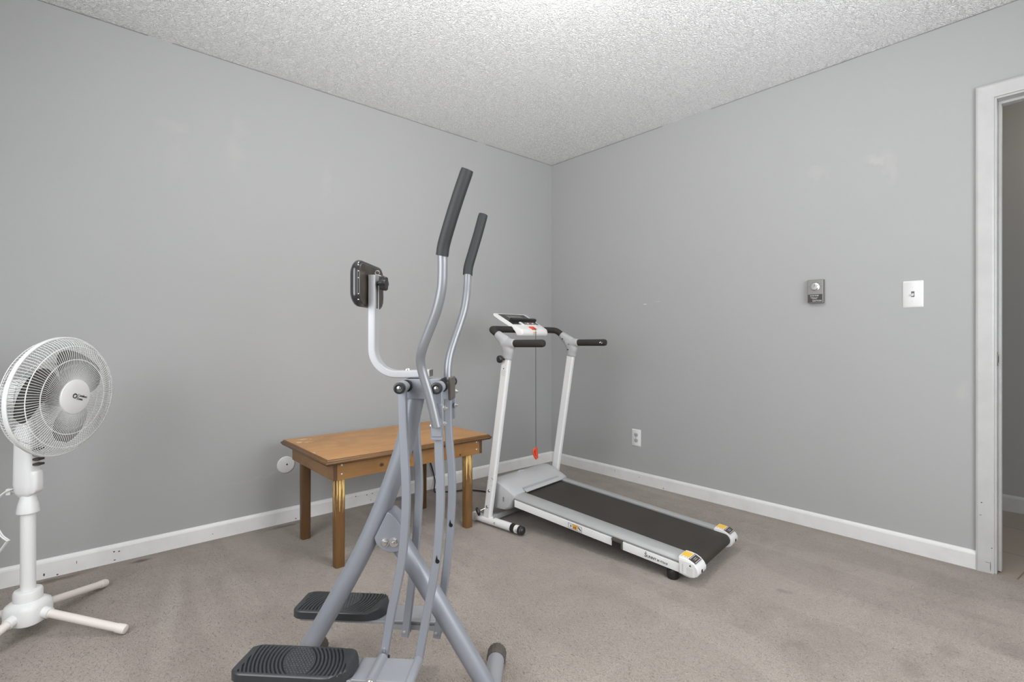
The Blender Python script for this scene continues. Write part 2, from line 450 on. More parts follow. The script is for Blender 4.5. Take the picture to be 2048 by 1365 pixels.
def text(name, body, size, m, parent, mw, depth=.0006, spacing=1.0, label=None, shear=0):
    cu = bpy.data.curves.new(name, 'FONT'); cu.body = body; cu.size = size; cu.extrude = depth; cu.align_x = 'LEFT'; cu.align_y = 'CENTER'
    cu.space_character = spacing; cu.resolution_u = 3; cu.shear = shear
    t = bpy.data.objects.new('tmp', cu); C.objects.link(t)
    dg = bpy.context.evaluated_depsgraph_get()
    me = bpy.data.meshes.new_from_object(t.evaluated_get(dg)); me.name = name
    bpy.data.objects.remove(t)
    me.materials.clear(); me.materials.append(m)
    me.transform(mw)
    o = bpy.data.objects.new(name, me); C.objects.link(o); o.parent = parent
    if label: o['label'] = label
    return o
def basis(o, x, y):
    x = Vector(x).normalized(); y = Vector(y); y = (y - x*y.dot(x)).normalized(); z = x.cross(y)
    return Matrix(((x.x, y.x, z.x, o[0]), (x.y, y.y, z.y, o[1]), (x.z, y.z, z.z, o[2]), (0, 0, 0, 1)))

# ------------------------------------------------------------------ the room
X0, Y0, ZC = -4.0, -3.9, 2.44
DY0, DY1, DZ = -3.44, -2.66, 2.045      # door opening
T = .12
def struct(name, bm, m, **kw): return tag(obj(name, bm, m, smooth=0, **kw), None, None, kind='structure')
bm = new(); box(bm, X0, 0, Y0, 0, -.05, 0); struct('floor', bm, M_carpet)
bm = new(); box(bm, X0-T, T, Y0-T, T, ZC, ZC+.06); struct('ceiling', bm, M_ceil)
bm = new(); box(bm, X0-T, T, 0, T, -.05, ZC); struct('wall_left', bm, M_left)
bm = new(); box(bm, 0, T, DY1+.018, 0, -.05, ZC); box(bm, 0, T, DY0-.018, DY1+.018, DZ+.018, ZC); box(bm, 0, T, Y0-T, DY0-.018, -.05, ZC); struct('wall_right', bm, M_right)
# back wall with window
def windowed(name, horiz, fixed, a0, a1, w0, w1, z0, z1):
    bm = new()
    def b(u0, u1, c, d):
        if horiz: box(bm, u0, u1, fixed-T, fixed, c, d)
        else: box(bm, fixed-T, fixed, u0, u1, c, d)
    b(a0, w0, -.05, ZC); b(w1, a1, -.05, ZC); b(w0, w1, -.05, z0); b(w0, w1, z1, ZC)
    struct(name, bm, M_plain)
windowed('wall_back', True, Y0, X0-T, 0, -2.65, -.85, .75, 2.05)
windowed('wall_side', False, X0, Y0, 0, -2.75, -1.15, .80, 2.10)
def window(name, horiz, fixed, w0, w1, z0, z1):
    bm = new(); f = .045
    def b(u0, u1, c, d, t0=-.08, t1=-.03):
        if horiz: box(bm, u0, u1, fixed+t0, fixed+t1, c, d)
        else: box(bm, fixed+t0, fixed+t1, u0, u1, c, d)
    b(w0, w1, z0, z0+f); b(w0, w1, z1-f, z1); b(w0, w0+f, z0+f, z1-f); b(w1-f, w1, z0+f, z1-f)
    b((w0+w1)/2-.02, (w0+w1)/2+.02, z0+f, z1-f)
    b(w0-.05, w1+.05, z0-.03, z0, -.03, .04)
    o = struct(name, bm, M_white)
    bm = new()
    if horiz: box(bm, w0+f, w1-f, fixed-.115, fixed-.111, z0+f, z1-f)
    else: box(bm, fixed-.115, fixed-.111, w0+f, w1-f, z0+f, z1-f)
    g = obj('window_glass', bm, M_glass, o, smooth=0)
window('window_1', True, Y0, -2.65, -.85, .75, 2.05)
window('window_2', False, X0, -2.75, -1.15, .80, 2.10)
# hallway shell
HX = 1.17
bm = new(); box(bm, 0.0, HX+.3, -5.2, -.9, -.06, -.006); struct('floor_hallway', bm, M_tile)
bm = new(); box(bm, HX, HX+.1, -5.2, -.9, -.05, ZC); struct('wall_hallway', bm, M_hall)
bm = new(); box(bm, T, HX, -5.2, -5.1, -.05, ZC); box(bm, T, HX, -1.0, -.9, -.05, ZC); struct('wall_hallway_end', bm, M_hall)
bm = new(); box(bm, T, HX+.1, -5.2, -.9, ZC, ZC+.05); struct('ceiling_hallway', bm, M_ceil)
# baseboards: rounded top profile
def baseboard(name, p, q, inn, m, h=.081, t=.012):
    p, q, inn = Vector(p), Vector(q), Vector(inn)
    bm = new(); prof = [(0, 0), (t, 0), (t, h-.016), (t*.85, h-.009), (t*.5, h-.003), (0, h)]
    a = [p+inn*u+Vector((0, 0, v)) for u, v in prof]; b = [q+inn*u+Vector((0, 0, v)) for u, v in prof]
    loft(bm, [a, b]); struct(name, bm, m)
baseboard('baseboard_left', (X0, 0, 0), (0, 0, 0), (0, -1, 0), M_trimL)
baseboard('baseboard_right', (0, -2.5955, 0), (0, -.012, 0), (-1, 0, 0), M_base)
baseboard('baseboard_back', (X0, Y0, 0), (0, Y0, 0), (0, 1, 0), M_trim)
baseboard('baseboard_side', (X0, Y0, 0), (X0, 0, 0), (1, 0, 0), M_trim)
baseboard('baseboard_hallway', (HX, -5.1, -.006), (HX, -1.0, -.006), (-1, 0, 0), M_trim, .095)
# door casing: mitred trim, jamb and stop
def casing():
    yi, yo = -2.652, -2.5945; zi, zo = DZ+.008, DZ+.065
    yi2 = DY0-.008; yo2 = DY0-.0655
    prof = [(0, 0), (0, -.010), (.006, -.012), (.035, -.015), (.050, -.017), (.0575, -.014), (.0575, 0)]   # (across, out of the wall)
    bm = new()
    for leg in range(3):
        rings = []
        if leg == 0:   ends = [lambda u: (yi+u, 0), lambda u: (yi+u, zi+u)]
        elif leg == 1: ends = [lambda u: (yi+u, zi+u), lambda u: (yi2-u, zi+u)]
        else:          ends = [lambda u: (yi2-u, zi+u), lambda u: (yi2-u, 0)]
        for e in ends:
            rings.append([Vector((x, e(u)[0], e(u)[1])) for u, x in prof])
        loft(bm, rings)
    struct('trim_door_casing', bm, M_trim)
    bm = new()
    box(bm, -.002, T+.002, DY1, DY1+.018, 0, DZ+.018)
    box(bm, -.002, T+.002, DY0-.018, DY0, 0, DZ+.018)
    box(bm, -.002, T+.002, DY0, DY1, DZ, DZ+.018)
    box(bm, .045, .08, DY1-.011, DY1, 0, DZ-.011); box(bm, .045, .08, DY0, DY0+.011, 0, DZ-.011)
    box(bm, .045, .08, DY0, DY1, DZ-.011, DZ)
    struct('trim_door_jamb', bm, M_trim, bevel=.0015)
casing()
bm = new(); prism(bm, rrect(.032, .058, .008), (.020, DY1-.0005, .925), (1, 0, 0), (0, 0, 1), (0, -1, 0), .0025)
o = obj('strike_plate', bm, M_brass, bevel=.0006); tag(o, 'small dull metal strike plate set in the white door jamb', 'strike plate')
bm = new(); prism(bm, rrect(.014, .026, .003), (.020, DY1-.0032, .925), (1, 0, 0), (0, 0, 1), (0, -1, 0), .0004)
obj('latch_hole', bm, M_hole, o, smooth=0)
for z in (.902, .948):
    bm = new(); bolt(bm, (.020, DY1-.003, z), (0, -1, 0), .003, .0012); obj('screw', bm, M_steel, o)
# ceiling lamp (just above the frame) : flush dome fixture
lt = thing('ceiling_light', (-1.80, -1.80, ZC), 0, 'round frosted ceiling light hanging on a short stem at the middle of the ceiling', 'ceiling light')
bm = new(); lathe(bm, [(.065, 0), (.065, -.012), (.055, -.022), (.012, -.026)], n=40); obj('canopy', bm, M_white, lt)
bm = new(); cyl(bm, (0, 0, -.02), (0, 0, -.085), .008, 16); obj('stem', bm, M_steel, lt)
bm = new(); lathe(bm, [(.012, -.070), (.060, -.074), (.105, -.085), (.130, -.105), (.130, -.118), (.115, -.145), (.080, -.165), (.03, -.175), (.004, -.176)], n=40); obj('lamp_shade', bm, M_lampglass, lt)

# ------------------------------------------------------------------ wall fittings
def wt(name, p, label, cat, right=True):
    """thing on a wall; local x along the wall (to the viewer's right), local -y out of the wall"""
    return thing(name, p, (-PI/2 if right else 0), label, cat)
# thermostat
t = wt('thermostat', (0, -1.966, 1.263), 'brushed metal wall thermostat with round dial and dark label plate', 'thermostat')
bm = new(); box(bm, -.0375, .0375, -.028, 0, -.062, .062); obj('body', bm, M_brass, t, bevel=.003)
bm = new(); box(bm, -.0345, .0345, -.0288, -.0278, -.058, -.016); obj('label_plate', bm, M_stickerd, t, bevel=.0003)
bm = new(); lathe(bm, [(.021, 0), (.021, .002), (.0165, .003), (.016, .009), (.014, .0105), (.002, .0106)], (0, -.028, .022), (0, -1, 0), 40); d = obj('dial', bm, M_knobm, t)
bm = new(); box(bm, -.0008, .0008, -.0392, -.0384, .024, .036); obj('pointer', bm, M_ink, d, smooth=0)
bm = new()
for i in range(7):
    a = PI*(.05+.9*i/6); x = .027*math.cos(a); z = .022+.027*math.sin(a)
    if z < .058: box(bm, x-.0012, x+.0012, -.0287, -.0279, z-.0012, z+.0012)
obj('scale_marks', bm, M_ink, t, smooth=0)
FR = basis((0, 0, 0), (1, 0, 0), (0, 0, 1))   # text frame facing -y
def wtext(name, body, size, m, parent, x, y, z, **kw):
    return text(name, body, size, m, parent, Matrix.Translation((x, y, z)) @ FR, **kw)
wtext('lettering', '50 60 70 80', .0085, M_sticker, t, -.024, -.0292, -.0235)
wtext('lettering', 'THERMO STAT', .0055, M_sticker, t, -.022, -.0292, -.034)
wtext('lettering', 'CONTROL', .0048, M_sticker, t, -.014, -.0292, -.040)
wtext('lettering', 'DAYTON', .0105, M_sticker, t, -.012, -.0292, -.051, spacing=.95)
# light switch
t = wt('light_switch', (0, -2.3735, 1.223), 'white toggle light switch plate beside the door casing', 'light switch')
bm = new()
loft(bm, [[(x, 0, z) for x, z in rrect(.078, .126, .004)], [(x, -.002, z) for x, z in rrect(.078, .126, .004)], [(x, -.006, z) for x, z in rrect(.068, .116, .004)]])
obj('cover_plate', bm, M_white, t)
bm = new(); box(bm, -.006, .006, -.0075, -.0055, -.013, .013); obj('switch_slot', bm, M_slot, t, bevel=.0005)
bm = new(); obox(bm, (0, -.012, -.003), ((1, 0, 0), (0, 1, .55), (0, -.55, 1)), (.0042, .0075, .0045)); obj('toggle', bm, M_white, t, bevel=.001)
for z in (.034, -.034):
    bm = new(); bolt(bm, (0, -.006, z), (0, -1, 0), .003, .0012); obj('screw', bm, M_white, t)
# outlet
t = wt('wall_outlet', (0, -.8285, .315), 'small white double wall outlet low on the wall beyond the treadmill', 'wall outlet')
bm = new()
loft(bm, [[(x, 0, z) for x, z in rrect(.074, .118, .004)], [(x, -.002, z) for x, z in rrect(.074, .118, .004)], [(x, -.006, z) for x, z in rrect(.064, .108, .004)]])
obj('cover_plate', bm, M_white, t)
for z in (.0195, -.0195):
    bm = new(); prism(bm, [(.0165*math.cos(a)*1.0, max(-.0125, min(.0125, .0165*math.sin(a)))) for a in [2*PI*i/28 for i in range(28)]], (0, -.0055, z), (1, 0, 0), (0, 0, 1), (0, -1, 0), .0015)
    rc = obj('socket', bm, M_greyp, t, bevel=.0005)
    bm = new(); box(bm, -.0072, -.0052, -.0074, -.0069, z-.001, z+.007); box(bm, .0052, .0072, -.0074, -.0069, z, z+.007)
    cyl(bm, (0, -.0069, z-.0065), (0, -.0074, z-.0065), .0027, 12); obj('slots', bm, M_hole, rc, smooth=0)
bm = new(); bolt(bm, (0, -.006, 0), (0, -1, 0), .003, .0012); obj('screw', bm, M_steel, t)
# round cover plate on the left wall
t = thing('round_cover_plate', (-2.096, 0, .318), 0, 'round white wall cover plate with a dark centre hole, beside the wooden table', 'cover plate')
bm = new(); lathe(bm, [(.046, 0), (.046, .003), (.043, .007), (.036, .009), (.01, .010), (.001, .010)], (0, 0, 0), (0, -1, 0), 48); obj('plate', bm, M_white, t)
bm = new(); lathe(bm, [(.0045, .0095), (.0045, .0105)], (.004, 0, .002), (0, -1, 0), 6); obj('centre_hole', bm, M_hole, t, smooth=0)

# ------------------------------------------------------------------ wooden table
TX, TY = -1.73, -.4925
t = thing('coffee_table', (TX, TY, 0), 0, 'small stained pine table with worn scraped legs standing against the left wall', 'table')
hx_, hy_ = .450, .3025
def rectring(ix, z): return [(-hx_+ix, -hy_+ix, z), (hx_-ix, -hy_+ix, z), (hx_-ix, hy_-ix, z), (-hx_+ix, hy_-ix, z)]
bm = new(); R = loft(bm, [rectring(.018, .478), rectring(.0175, .493), rectring(.014, .4955), rectring(.0139, .4956)])
o = obj('tabletop', bm, M_wtop, t, smooth=30)
bm = new(); loft(bm, [rectring(.016, .470), rectring(.006, .470), rectring(.004, .474), rectring(.001, .476), rectring(0, .481), rectring(.002, .486), rectring(.007, .488), rectring(.008, .491), rectring(.013, .4950), rectring(.0165, .4952), rectring(.0176, .4951), rectring(.0176, .471)], closed=True)
obj('edge_moulding', bm, M_wedge, t, smooth=50)
ax0, ax1, ay0, ay1 = -.404, .414, -.2625, .2675
for y0, y1 in ((ay0, ay0+.018), (ay1-.018, ay1)):
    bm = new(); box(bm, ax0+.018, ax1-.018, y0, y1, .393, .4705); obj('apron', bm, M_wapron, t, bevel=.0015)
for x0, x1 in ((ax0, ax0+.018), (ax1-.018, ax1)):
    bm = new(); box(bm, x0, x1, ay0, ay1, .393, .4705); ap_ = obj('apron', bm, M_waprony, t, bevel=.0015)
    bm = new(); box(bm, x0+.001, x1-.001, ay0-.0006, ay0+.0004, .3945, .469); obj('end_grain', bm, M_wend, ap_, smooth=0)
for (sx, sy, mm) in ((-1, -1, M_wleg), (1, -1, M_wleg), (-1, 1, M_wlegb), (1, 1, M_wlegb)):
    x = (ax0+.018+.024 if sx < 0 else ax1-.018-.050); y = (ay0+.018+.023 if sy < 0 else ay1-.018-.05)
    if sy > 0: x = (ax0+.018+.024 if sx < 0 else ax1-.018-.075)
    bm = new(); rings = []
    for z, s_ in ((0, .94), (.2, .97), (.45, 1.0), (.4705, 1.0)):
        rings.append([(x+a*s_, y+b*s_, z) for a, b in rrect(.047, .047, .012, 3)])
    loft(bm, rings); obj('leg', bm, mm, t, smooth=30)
for x in (-.364, .377):
    for z in (.457, .418):
        bm = new(); bolt(bm, (x, ay0+.0005, z), (0, -1, 0), .0042, .003); obj('screw', bm, M_steel, t)

# ------------------------------------------------------------------ black cord
bm = new()
tube(bm, catmull([(-1.20, -.016, .24), (-1.165, -.018, .146), (-1.15, -.03, .06), (-1.19, -.09, .006), (-1.147, -.128, .005), (-1.077, -.176, .008), (-1.022, -.197, .009), (-.964, -.261, .007), (-.935, -.33, .006), (-.93, -.45, .01)], 6), .0045, 10)
tag(obj('power_cord', bm, M_black), 'black power cord lying on the carpet between table and treadmill', 'cord')

# ------------------------------------------------------------------ pedestal fan
FX, FY = -3.099, -.518
fan = thing('pedestal_fan', (FX, FY, 0), 0, 'white pedestal fan with round wire cage on a crossed four leg base', 'fan')
az = math.radians(-40.5); el = math.radians(-2.9)
nf = Vector((math.cos(az)*math.cos(el), math.sin(az)*math.cos(el), math.sin(el)))
nh = Vector((math.cos(az), math.sin(az), 0)); sd = Vector((-math.sin(az), math.cos(az), 0))
# base
ll = (Vector((.216, .247)), Vector((.248, -.216)))
ldirs = [Vector((.657, .754, 0)), Vector((.754, -.657, 0)), Vector((-.657, -.754, 0)), Vector((-.754, .657, 0))]
hb = new()
def rr_ring(a, z, r): return [(ldirs[1]*u+ldirs[0]*v+Vector((0, 0, z))) for u, v in rrect(a, a, r, 5)]
loft(hb, [rr_ring(.108, .052, .034), rr_ring(.112, .060, .036), rr_ring(.112, .100, .036), rr_ring(.104, .112, .036), rr_ring(.086, .120, .034), rr_ring(.078, .123, .036)])
lathe(hb, [(.039, .115), (.039, .150), (.036, .156), (.022, .157)], n=32)
base = obj('base_hub', hb, M_fanwhite, fan, smooth=50)
for d in ldirs:
    bm = new(); a = d*.045+Vector((0, 0, .080)); b = d*.331+Vector((0, 0, .0165))
    cyl(bm, a, b, .0135, 20); lg = obj('leg', bm, M_cream, fan)
    bm = new(); u = (b-a).normalized(); cyl(bm, a, a+u*.030, .0175, 20); obj('leg_collar', bm, M_fanwhite, lg)
    bm = new(); lathe(bm, [(.0152, -.028), (.0158, -.004), (.014, .002), (.008, .004)], b, u, 20); obj('end_cap', bm, M_cream, lg)
bm = new(); cyl(bm, (0, 0, .15), (0, 0, .43), .0205, 28); obj('pole', bm, M_fanwhite, fan)
bm = new(); lathe(bm, [(.0215, .418), (.0305, .420), (.0305, .426), (.027, .450), (.022, .468), (.0205, .480), (.0205, .50)], n=32); obj('height_collar', bm, M_fanwhite, fan)
# control column
bm = new(); cc = Vector((0, 0, 0))
def colring(z, sx, sy, off=0): return [nh*(a*sx+off)+sd*(b*sy)+Vector((0, 0, z)) for a, b in [(math.cos(q)*abs(math.cos(q))**-.35 if abs(math.cos(q)) > 1e-6 else 0, math.sin(q)*abs(math.sin(q))**-.35 if abs(math.sin(q)) > 1e-6 else 0) for q in [2*PI*i/32 for i in range(32)]]]
loft(bm, [colring(.470, .010, .010, -.004), colring(.476, .022, .019, -.004), colring(.492, .030, .026, -.004), colring(.52, .033, .028, -.005), colring(.70, .030, .025, -.005), colring(.72, .024, .02, -.005)])
cb = obj('control_housing', bm, M_fanwhite, fan, smooth=60)
bm = new(); loft(bm, [colring(.487, .018, .017, .016), colring(.50, .022, .020, .020), colring(.555, .022, .020, .020), colring(.562, .018, .018, .020)]); obj('switch_shroud', bm, M_fanwhite, cb, smooth=60)
for z in (.585, .602, .620, .637):
    bm = new(); obox(bm, nh*.033+Vector((0, 0, z)), (nh, sd, (0, 0, 1)), (.013, .0125, .0038)); obj('speed_button', bm, M_stickerd, cb, bevel=.002)
# rear knob
bm = new(); p0 = -nh*.030+Vector((0, 0, .492)); kd = (-nh*.9-sd*.3).normalized(); cyl(bm, p0, p0+kd*.022, .004, 12)
obox(bm, p0+kd*.028, (kd, Vector((0, 0, 1)), kd.cross(Vector((0, 0, 1)))), (.007, .011, .007)); obj('locking_knob', bm, M_fanwhite, fan, bevel=.003)
# neck and motor
hc = Vector((-3.009-FX, -.597-FY, .817))            # grille centre, local
FR_ = .199
mc = hc - nf*.085
bm = new(); tube(bm, catmull([(0, 0, .69), (-.004, .004, .75), tuple(mc - nf*.03 + Vector((0, 0, -.03)))], 6), .022, 20); obj('neck', bm, M_fanwhite, fan)
bm = new(); lathe(bm, [(.02, -.125), (.042, -.118), (.055, -.09), (.058, -.04), (.056, .0), (.048, .012)], mc+nf*.03, nf, 36); obj('motor_housing', bm, M_fanwhite, fan)
# cage
e1 = Vector((0, 0, 1)).cross(nf).normalized(); e2 = nf.cross(e1).normalized()      # e1 right, e2 up (seen from the front)
def gp(r, a, h): return hc + (e1*math.cos(a)+e2*math.sin(a))*r + nf*h
NW = 120; WR = .00095
bm = new()
prof_f = [(.052, .040, .40), (.070, .0405, .30), (.092, .040, .16), (.104, .0395, .10), (.112, .039, .02), (.127, .0385, 0), (.150, .037, 0), (.172, .033, 0), (.183, .026, 0), (.191, .015, 0), (.197, .002, 0)]
for i in range(NW):
    a = 2*PI*i/NW
    tube(bm, [gp(r, a+tw*.55, h) for r, h, tw in prof_f], WR, 5, caps=False)
for r, h in ((.127, .0370), (.172, .0315)):
    tube(bm, [gp(r, 2*PI*i/90, h) for i in range(90)], .0016, 6, closed=True)
obj('front_grille', bm, M_fanwhite, fan, smooth=80)
bm = new()
prof_b = [(.056, -.060), (.10, -.062), (.150, -.058), (.180, -.047), (.192, -.030), (.197, -.008)]
for i in range(NW):
    a = 2*PI*(i+.5)/NW
    tube(bm, [gp(r, a, h) for r, h in prof_b], WR, 5, caps=False)
for r, h in ((.110, -.0615), (.165, -.053), (.190, -.034)):
    tube(bm, [gp(r, 2*PI*i/90, h) for i in range(90)], .0016, 6, closed=True)
obj('rear_grille', bm, M_fanwhite, fan, smooth=80)
bm = new()
sec = rrect(.006, .014, .0025, 3)
rings = [[gp(.2000+a, 2*PI*i/96, b-.004) for a, b in sec] for i in range(96)]
loft(bm, rings, closed=True); obj('rim_band', bm, M_fanwhite, fan)
bm = new(); lathe(bm, [(.058, .036), (.0595, .0395), (.058, .0435), (.05, .0460), (.03, .0485), (.01, .0495), (.001, .0496)], hc, nf, 48); hub = obj('badge', bm, M_fanwhite, fan)
# logo: ring mark and two words
la = math.radians(-17); f1 = e1*math.cos(la)+e2*math.sin(la); f2 = e2*math.cos(la)-e1*math.sin(la)
def hubm(x, y, h): return basis(hc + f1*x + f2*y + nf*h, f1, f2)
text('lettering', 'Comfort', .0115, M_ink, hub, hubm(-.003, .0055, .0500), spacing=1.0)
text('lettering', 'Zone.', .0115, M_ink, hub, hubm(-.003, -.0055, .0502), spacing=1.0)
bm = new()
for r0, a0, a1, rr in ((.0072, .4, 4.6, .0015), (.0072, 4.9, 6.5, .0020), (.0052, 1.0, 3.0, .0011)):
    pts = [hc+f1*(-.0125+r0*math.cos(q))+f2*(.001+r0*math.sin(q))+nf*.0500 for q in [a0+(a1-a0)*i/14 for i in range(15)]]
    tube(bm, pts, rr, 6)
obj('logo', bm, M_ink, hub)
# blades
bm = new()
lathe(bm, [(.03, -.03), (.036, -.02), (.036, .012), (.028, .022), (.001, .024)], hc-nf*.012, nf, 32)
for kx in range(3):
    a0 = math.radians(36+120*kx); rows = []
    for i in range(13):
        s_ = i/12; r = .030+.130*s_; wid = math.radians(32+56*math.sin(PI*min(1, .15+.62*s_)))*(1 if s_ < .85 else 1-((s_-.85)/.15)**2*.35)
        rows.append([gp(r, a0+wid*(j/8-.5)+.35*s_, -.004 + (.5-j/8)*.040*(1-.25*s_)) for j in range(9)])
    for sgn in (0, 1):
        V = [[bm.verts.new(p+nf*(.0012 if sgn else -.0012)) for p in rw] for rw in rows]
        for i in range(12):
            for j in range(8): bm.faces.new((V[i][j], V[i][j+1], V[i+1][j+1], V[i+1][j]))
obj('blades', bm, M_blade, fan, smooth=70)
# mains lead of the fan
bm = new()
c3 = catmull([(-.035, .01, .505), (-.06, .022, .492), (-.085, .030, .455), (-.083, .028, .40), (-.066, .012, .355), (-.050, .004, .335), (-.052, .010, .328), (-.085, .030, .275), (-.14, .06, .20), (-.25, .12, .10), (-.42, .20, .03), (-.60, .32, .004)], 8)
for s_ in (-.0022, .0022): tube(bm, [p+Vector((s_, s_, 0)) for p in c3], .0024, 8)
obj('mains_lead', bm, M_fanwhite, fan)

# ------------------------------------------------------------------ treadmill
TR = thing('treadmill', (-.999, -.66, 0), math.radians(7.25), 'white treadmill with black running belt, silver rails and black handlebars in the corner', 'treadmill')
UX = .293
SLOPE = .078                                  # the deck drops gently towards the rear
def incl(bm):
    for v_ in bm.verts: v_.co.z += .031 + SLOPE*(v_.co.y+.2)
    return bm
# base frame
for s_ in (-1, 1):
    bm = new(); tube(bm, [(s_*UX, .015, .027), (s_*UX, .0, .027), (s_*UX, -.310, .027)], .0215, 24); fb = obj('foot_bar', bm, M_powder, TR)
    bm = new(); lathe(bm, [(.0225, -.020), (.0228, -.008), (.020, .004), (.012, .010)], (s_*UX, -.312, .027), (0, -1, 0), 24); obj('end_cap', bm, M_black, fb)
    bm = new(); lathe(bm, [(.0228, 0), (.0228, .026)], (s_*UX, -.242, .027), (0, -1, 0), 24); obj('foot_band', bm, M_black, fb)
    bm = new(); lathe(bm, [(.020, 0), (.025, .003), (.025, .017), (.020, .02)], (s_*UX-.012, .030, .026), (1, 0, 0), 28); obj('transport_wheel', bm, M_white, fb)
    for y in (-.135, -.288):
        bm = new(); bolt(bm, (s_*UX-.0205, y, .030), (-1, 0, .1), .005, .004); obj('bolt', bm, M_steel, fb)
    bm = new(); bolt(bm, (s_*UX-.004, -.115, .0475), (0, 0, 1), .005, .004); obj('bolt', bm, M_steel, fb)
bm = new(); box(bm, -UX, UX, -.075, -.043, .012, .042); obj('base_crossbar', bm, M_greyp, TR, bevel=.004)
ub, ut = Vector((0, -.063, .028)), Vector((0, -.212, .945))
dy = (ut-ub).normalized(); dxu = dy.cross(Vector((1, 0, 0)))
for s_ in (-1, 1):
    bm = new(); ox = Vector((s_*UX, 0, 0))
    sweep(bm, [ub+ox, ut+ox], rrect(.050, .030, .010, 4), (1, 0, 0)); up_ = wn(obj('upright', bm, M_powder, TR))
    for f_ in (.075, .165):
        bm = new(); bolt(bm, ub+ox+dy*f_+Vector((s_*.015, 0, 0)), (s_, 0, 0), .0065, .004); obj('bolt', bm, M_steel, up_)
    if s_ > 0:
        bm = new(); bolt(bm, ub+ox+dy*.13+Vector((0, -.025, 0)), (0, -1, 0), .005, .004); obj('bolt', bm, M_steel, up_)
    # grey socket joining upright, handrail and grip
    bm = new()
    sweep(bm, catmull([(s_*UX, -.205, .905), (s_*UX, -.210, .930), (s_*UX, -.214, .955), (s_*UX, -.198, .988), (s_*UX, -.165, 1.015), (s_*UX, -.135, 1.036)], 4), [(a*1.0, b) for a, b in circ(24)], (1, 0, 0))
    # flare the sections
    import itertools
    vs_ = bm.verts[:]; nring = len(vs_)//24
    path = catmull([(s_*UX, -.205, .905), (s_*UX, -.210, .930), (s_*UX, -.214, .955), (s_*UX, -.198, .988), (s_*UX, -.165, 1.015), (s_*UX, -.135, 1.036)], 4)
    wa = [.034, .034, .040, .038, .028, .023]; wb = [.022, .023, .026, .027, .025, .022]
    for i in range(nring):
        f_ = i/(nring-1)*5; k0 = min(4, int(f_)); tt = f_-k0
        a_ = wa[k0]*(1-tt)+wa[k0+1]*tt; b_ = wb[k0]*(1-tt)+wb[k0+1]*tt
        for j in range(24):
            v_ = vs_[i*24+j]; d_ = v_.co-path[i]
            v_.co = path[i]+Vector((d_.x*b_, d_.y*a_, d_.z*a_))
    tube(bm, [(s_*UX, -.180, .984), (s_*UX, -.225, .985), (s_*UX, -.262, .987)], [.030, .029, .0235], 20)
    sk = obj('handle_socket', bm, M_socket, TR, smooth=0)
    rm = sk.modifiers.new('remesh', 'REMESH'); rm.mode = 'VOXEL'; rm.voxel_size = .0026; rm.use_smooth_shade = True
    sm_ = sk.modifiers.new('smooth', 'SMOOTH'); sm_.factor = .5; sm_.iterations = 22
    if s_ > 0:
        for p in ((-.160, 1.010), (-.208, .978), (-.200, .945)):
            bm = new(); cyl(bm, (s_*UX-.018, p[0], p[1]), (s_*UX-.0285, p[0], p[1]), .0032, 10); obj('screw_hole', bm, M_hole, sk)
    bm = new(); tube(bm, [(s_*UX, -.250, .987), (s_*UX, -.440, .989), (s_*UX, -.450, .989), (s_*UX, -.455, .989)], [.0195, .0195, .0170, .009], 22); obj('hand_grip', bm, M_tread_foam, TR)
bm = new(); obox(bm, (UX-.0188, -.425, .990), ((1, 0, 0), (0, .9, -.4), (0, .4, .9)), (.001, .006, .0022)); obox(bm, (UX-.0188, -.436, .986), ((1, 0, 0), (0, .7, -.7), (0, .7, .7)), (.001, .004, .0012)); obj('grip_glint', bm, M_sticker, TR, smooth=0)  # glint on the far grip, put in as white slivers
# handrail crossbar
bm = new()
tube(bm, bezier_fillet([(-UX, -.150, 1.028), (-UX, -.095, 1.062), (-UX+.04, -.078, 1.064), (UX-.04, -.078, 1.064), (UX, -.095, 1.062), (UX, -.150, 1.028)], .07, 7), .0185, 20)
obj('handrail', bm, M_tread_foam, TR)
# knobs on the near side
bm = new(); kp_ = Vector((-UX-.012, -.200, .905)); ka = Vector((-1, .3, 0)).normalized()
cyl(bm, kp_, kp_+ka*.022, .006, 12)
lathe(bm, [(.010, .016), (.018, .02), (.020, .026), (.020, .034), (.017, .040), (.002, .043)], kp_, ka, 20); obj('locking_knob', bm, M_black, TR, smooth=45)
bm = new(); cyl(bm, (-UX-.010, -.062, .092), (-UX-.034, -.030, .074), .003, 10); obj('knob_stem', bm, M_steel, TR)
bm = new(); lathe(bm, [(.010, 0), (.022, .004), (.024, .012), (.020, .018), (.004, .020)], (-UX-.030, -.034, .075), (-.8, .6, -.35), 24); obj('locking_knob', bm, M_black, TR)
# stickers on the near upright
u = dy; XF = -UX-.0153
bm = new(); obox(bm, Vector((XF, -.1945, .845)), ((1, 0, 0), u, dxu), (.0003, .030, .019)); st = obj('sticker', bm, M_powder, TR, smooth=0)
bm = new(); prism(bm, [(-.0045, -.004), (.0045, -.004), (0, .005)], (XF-.0006, -.196, .856), (0, 1, 0), (0, 0, 1), (1, 0, 0), .0004); obj('warning_mark', bm, M_ink, st, smooth=0)
bm = new()
for i in range(5): obox(bm, Vector((XF-.0005, -.1940+.001*i, .844-.006*i)), ((1, 0, 0), u, dxu), (.0002, .0005, .014))
obj('printed_lines', bm, M_inkgrey, st, smooth=0)
bm = new()
random.seed(3)
for i in range(16):
    f_ = random.uniform(.17, .27); p = ub + dy*f_ + Vector((XF, random.uniform(-.02, .02), 0))
    obox(bm, p, ((1, 0, 0), u, dxu), (.0004, random.uniform(.0006, .0014), random.uniform(.0006, .0018)))
obox(bm, ub+dy*.235+Vector((XF, -.012, 0)), ((1, 0, 0), (0, .8, .5), (0, -.5, .8)), (.0005, .009, .0013))
sc_ = obj('scuff_marks', bm, M_inkgrey, TR, smooth=0)
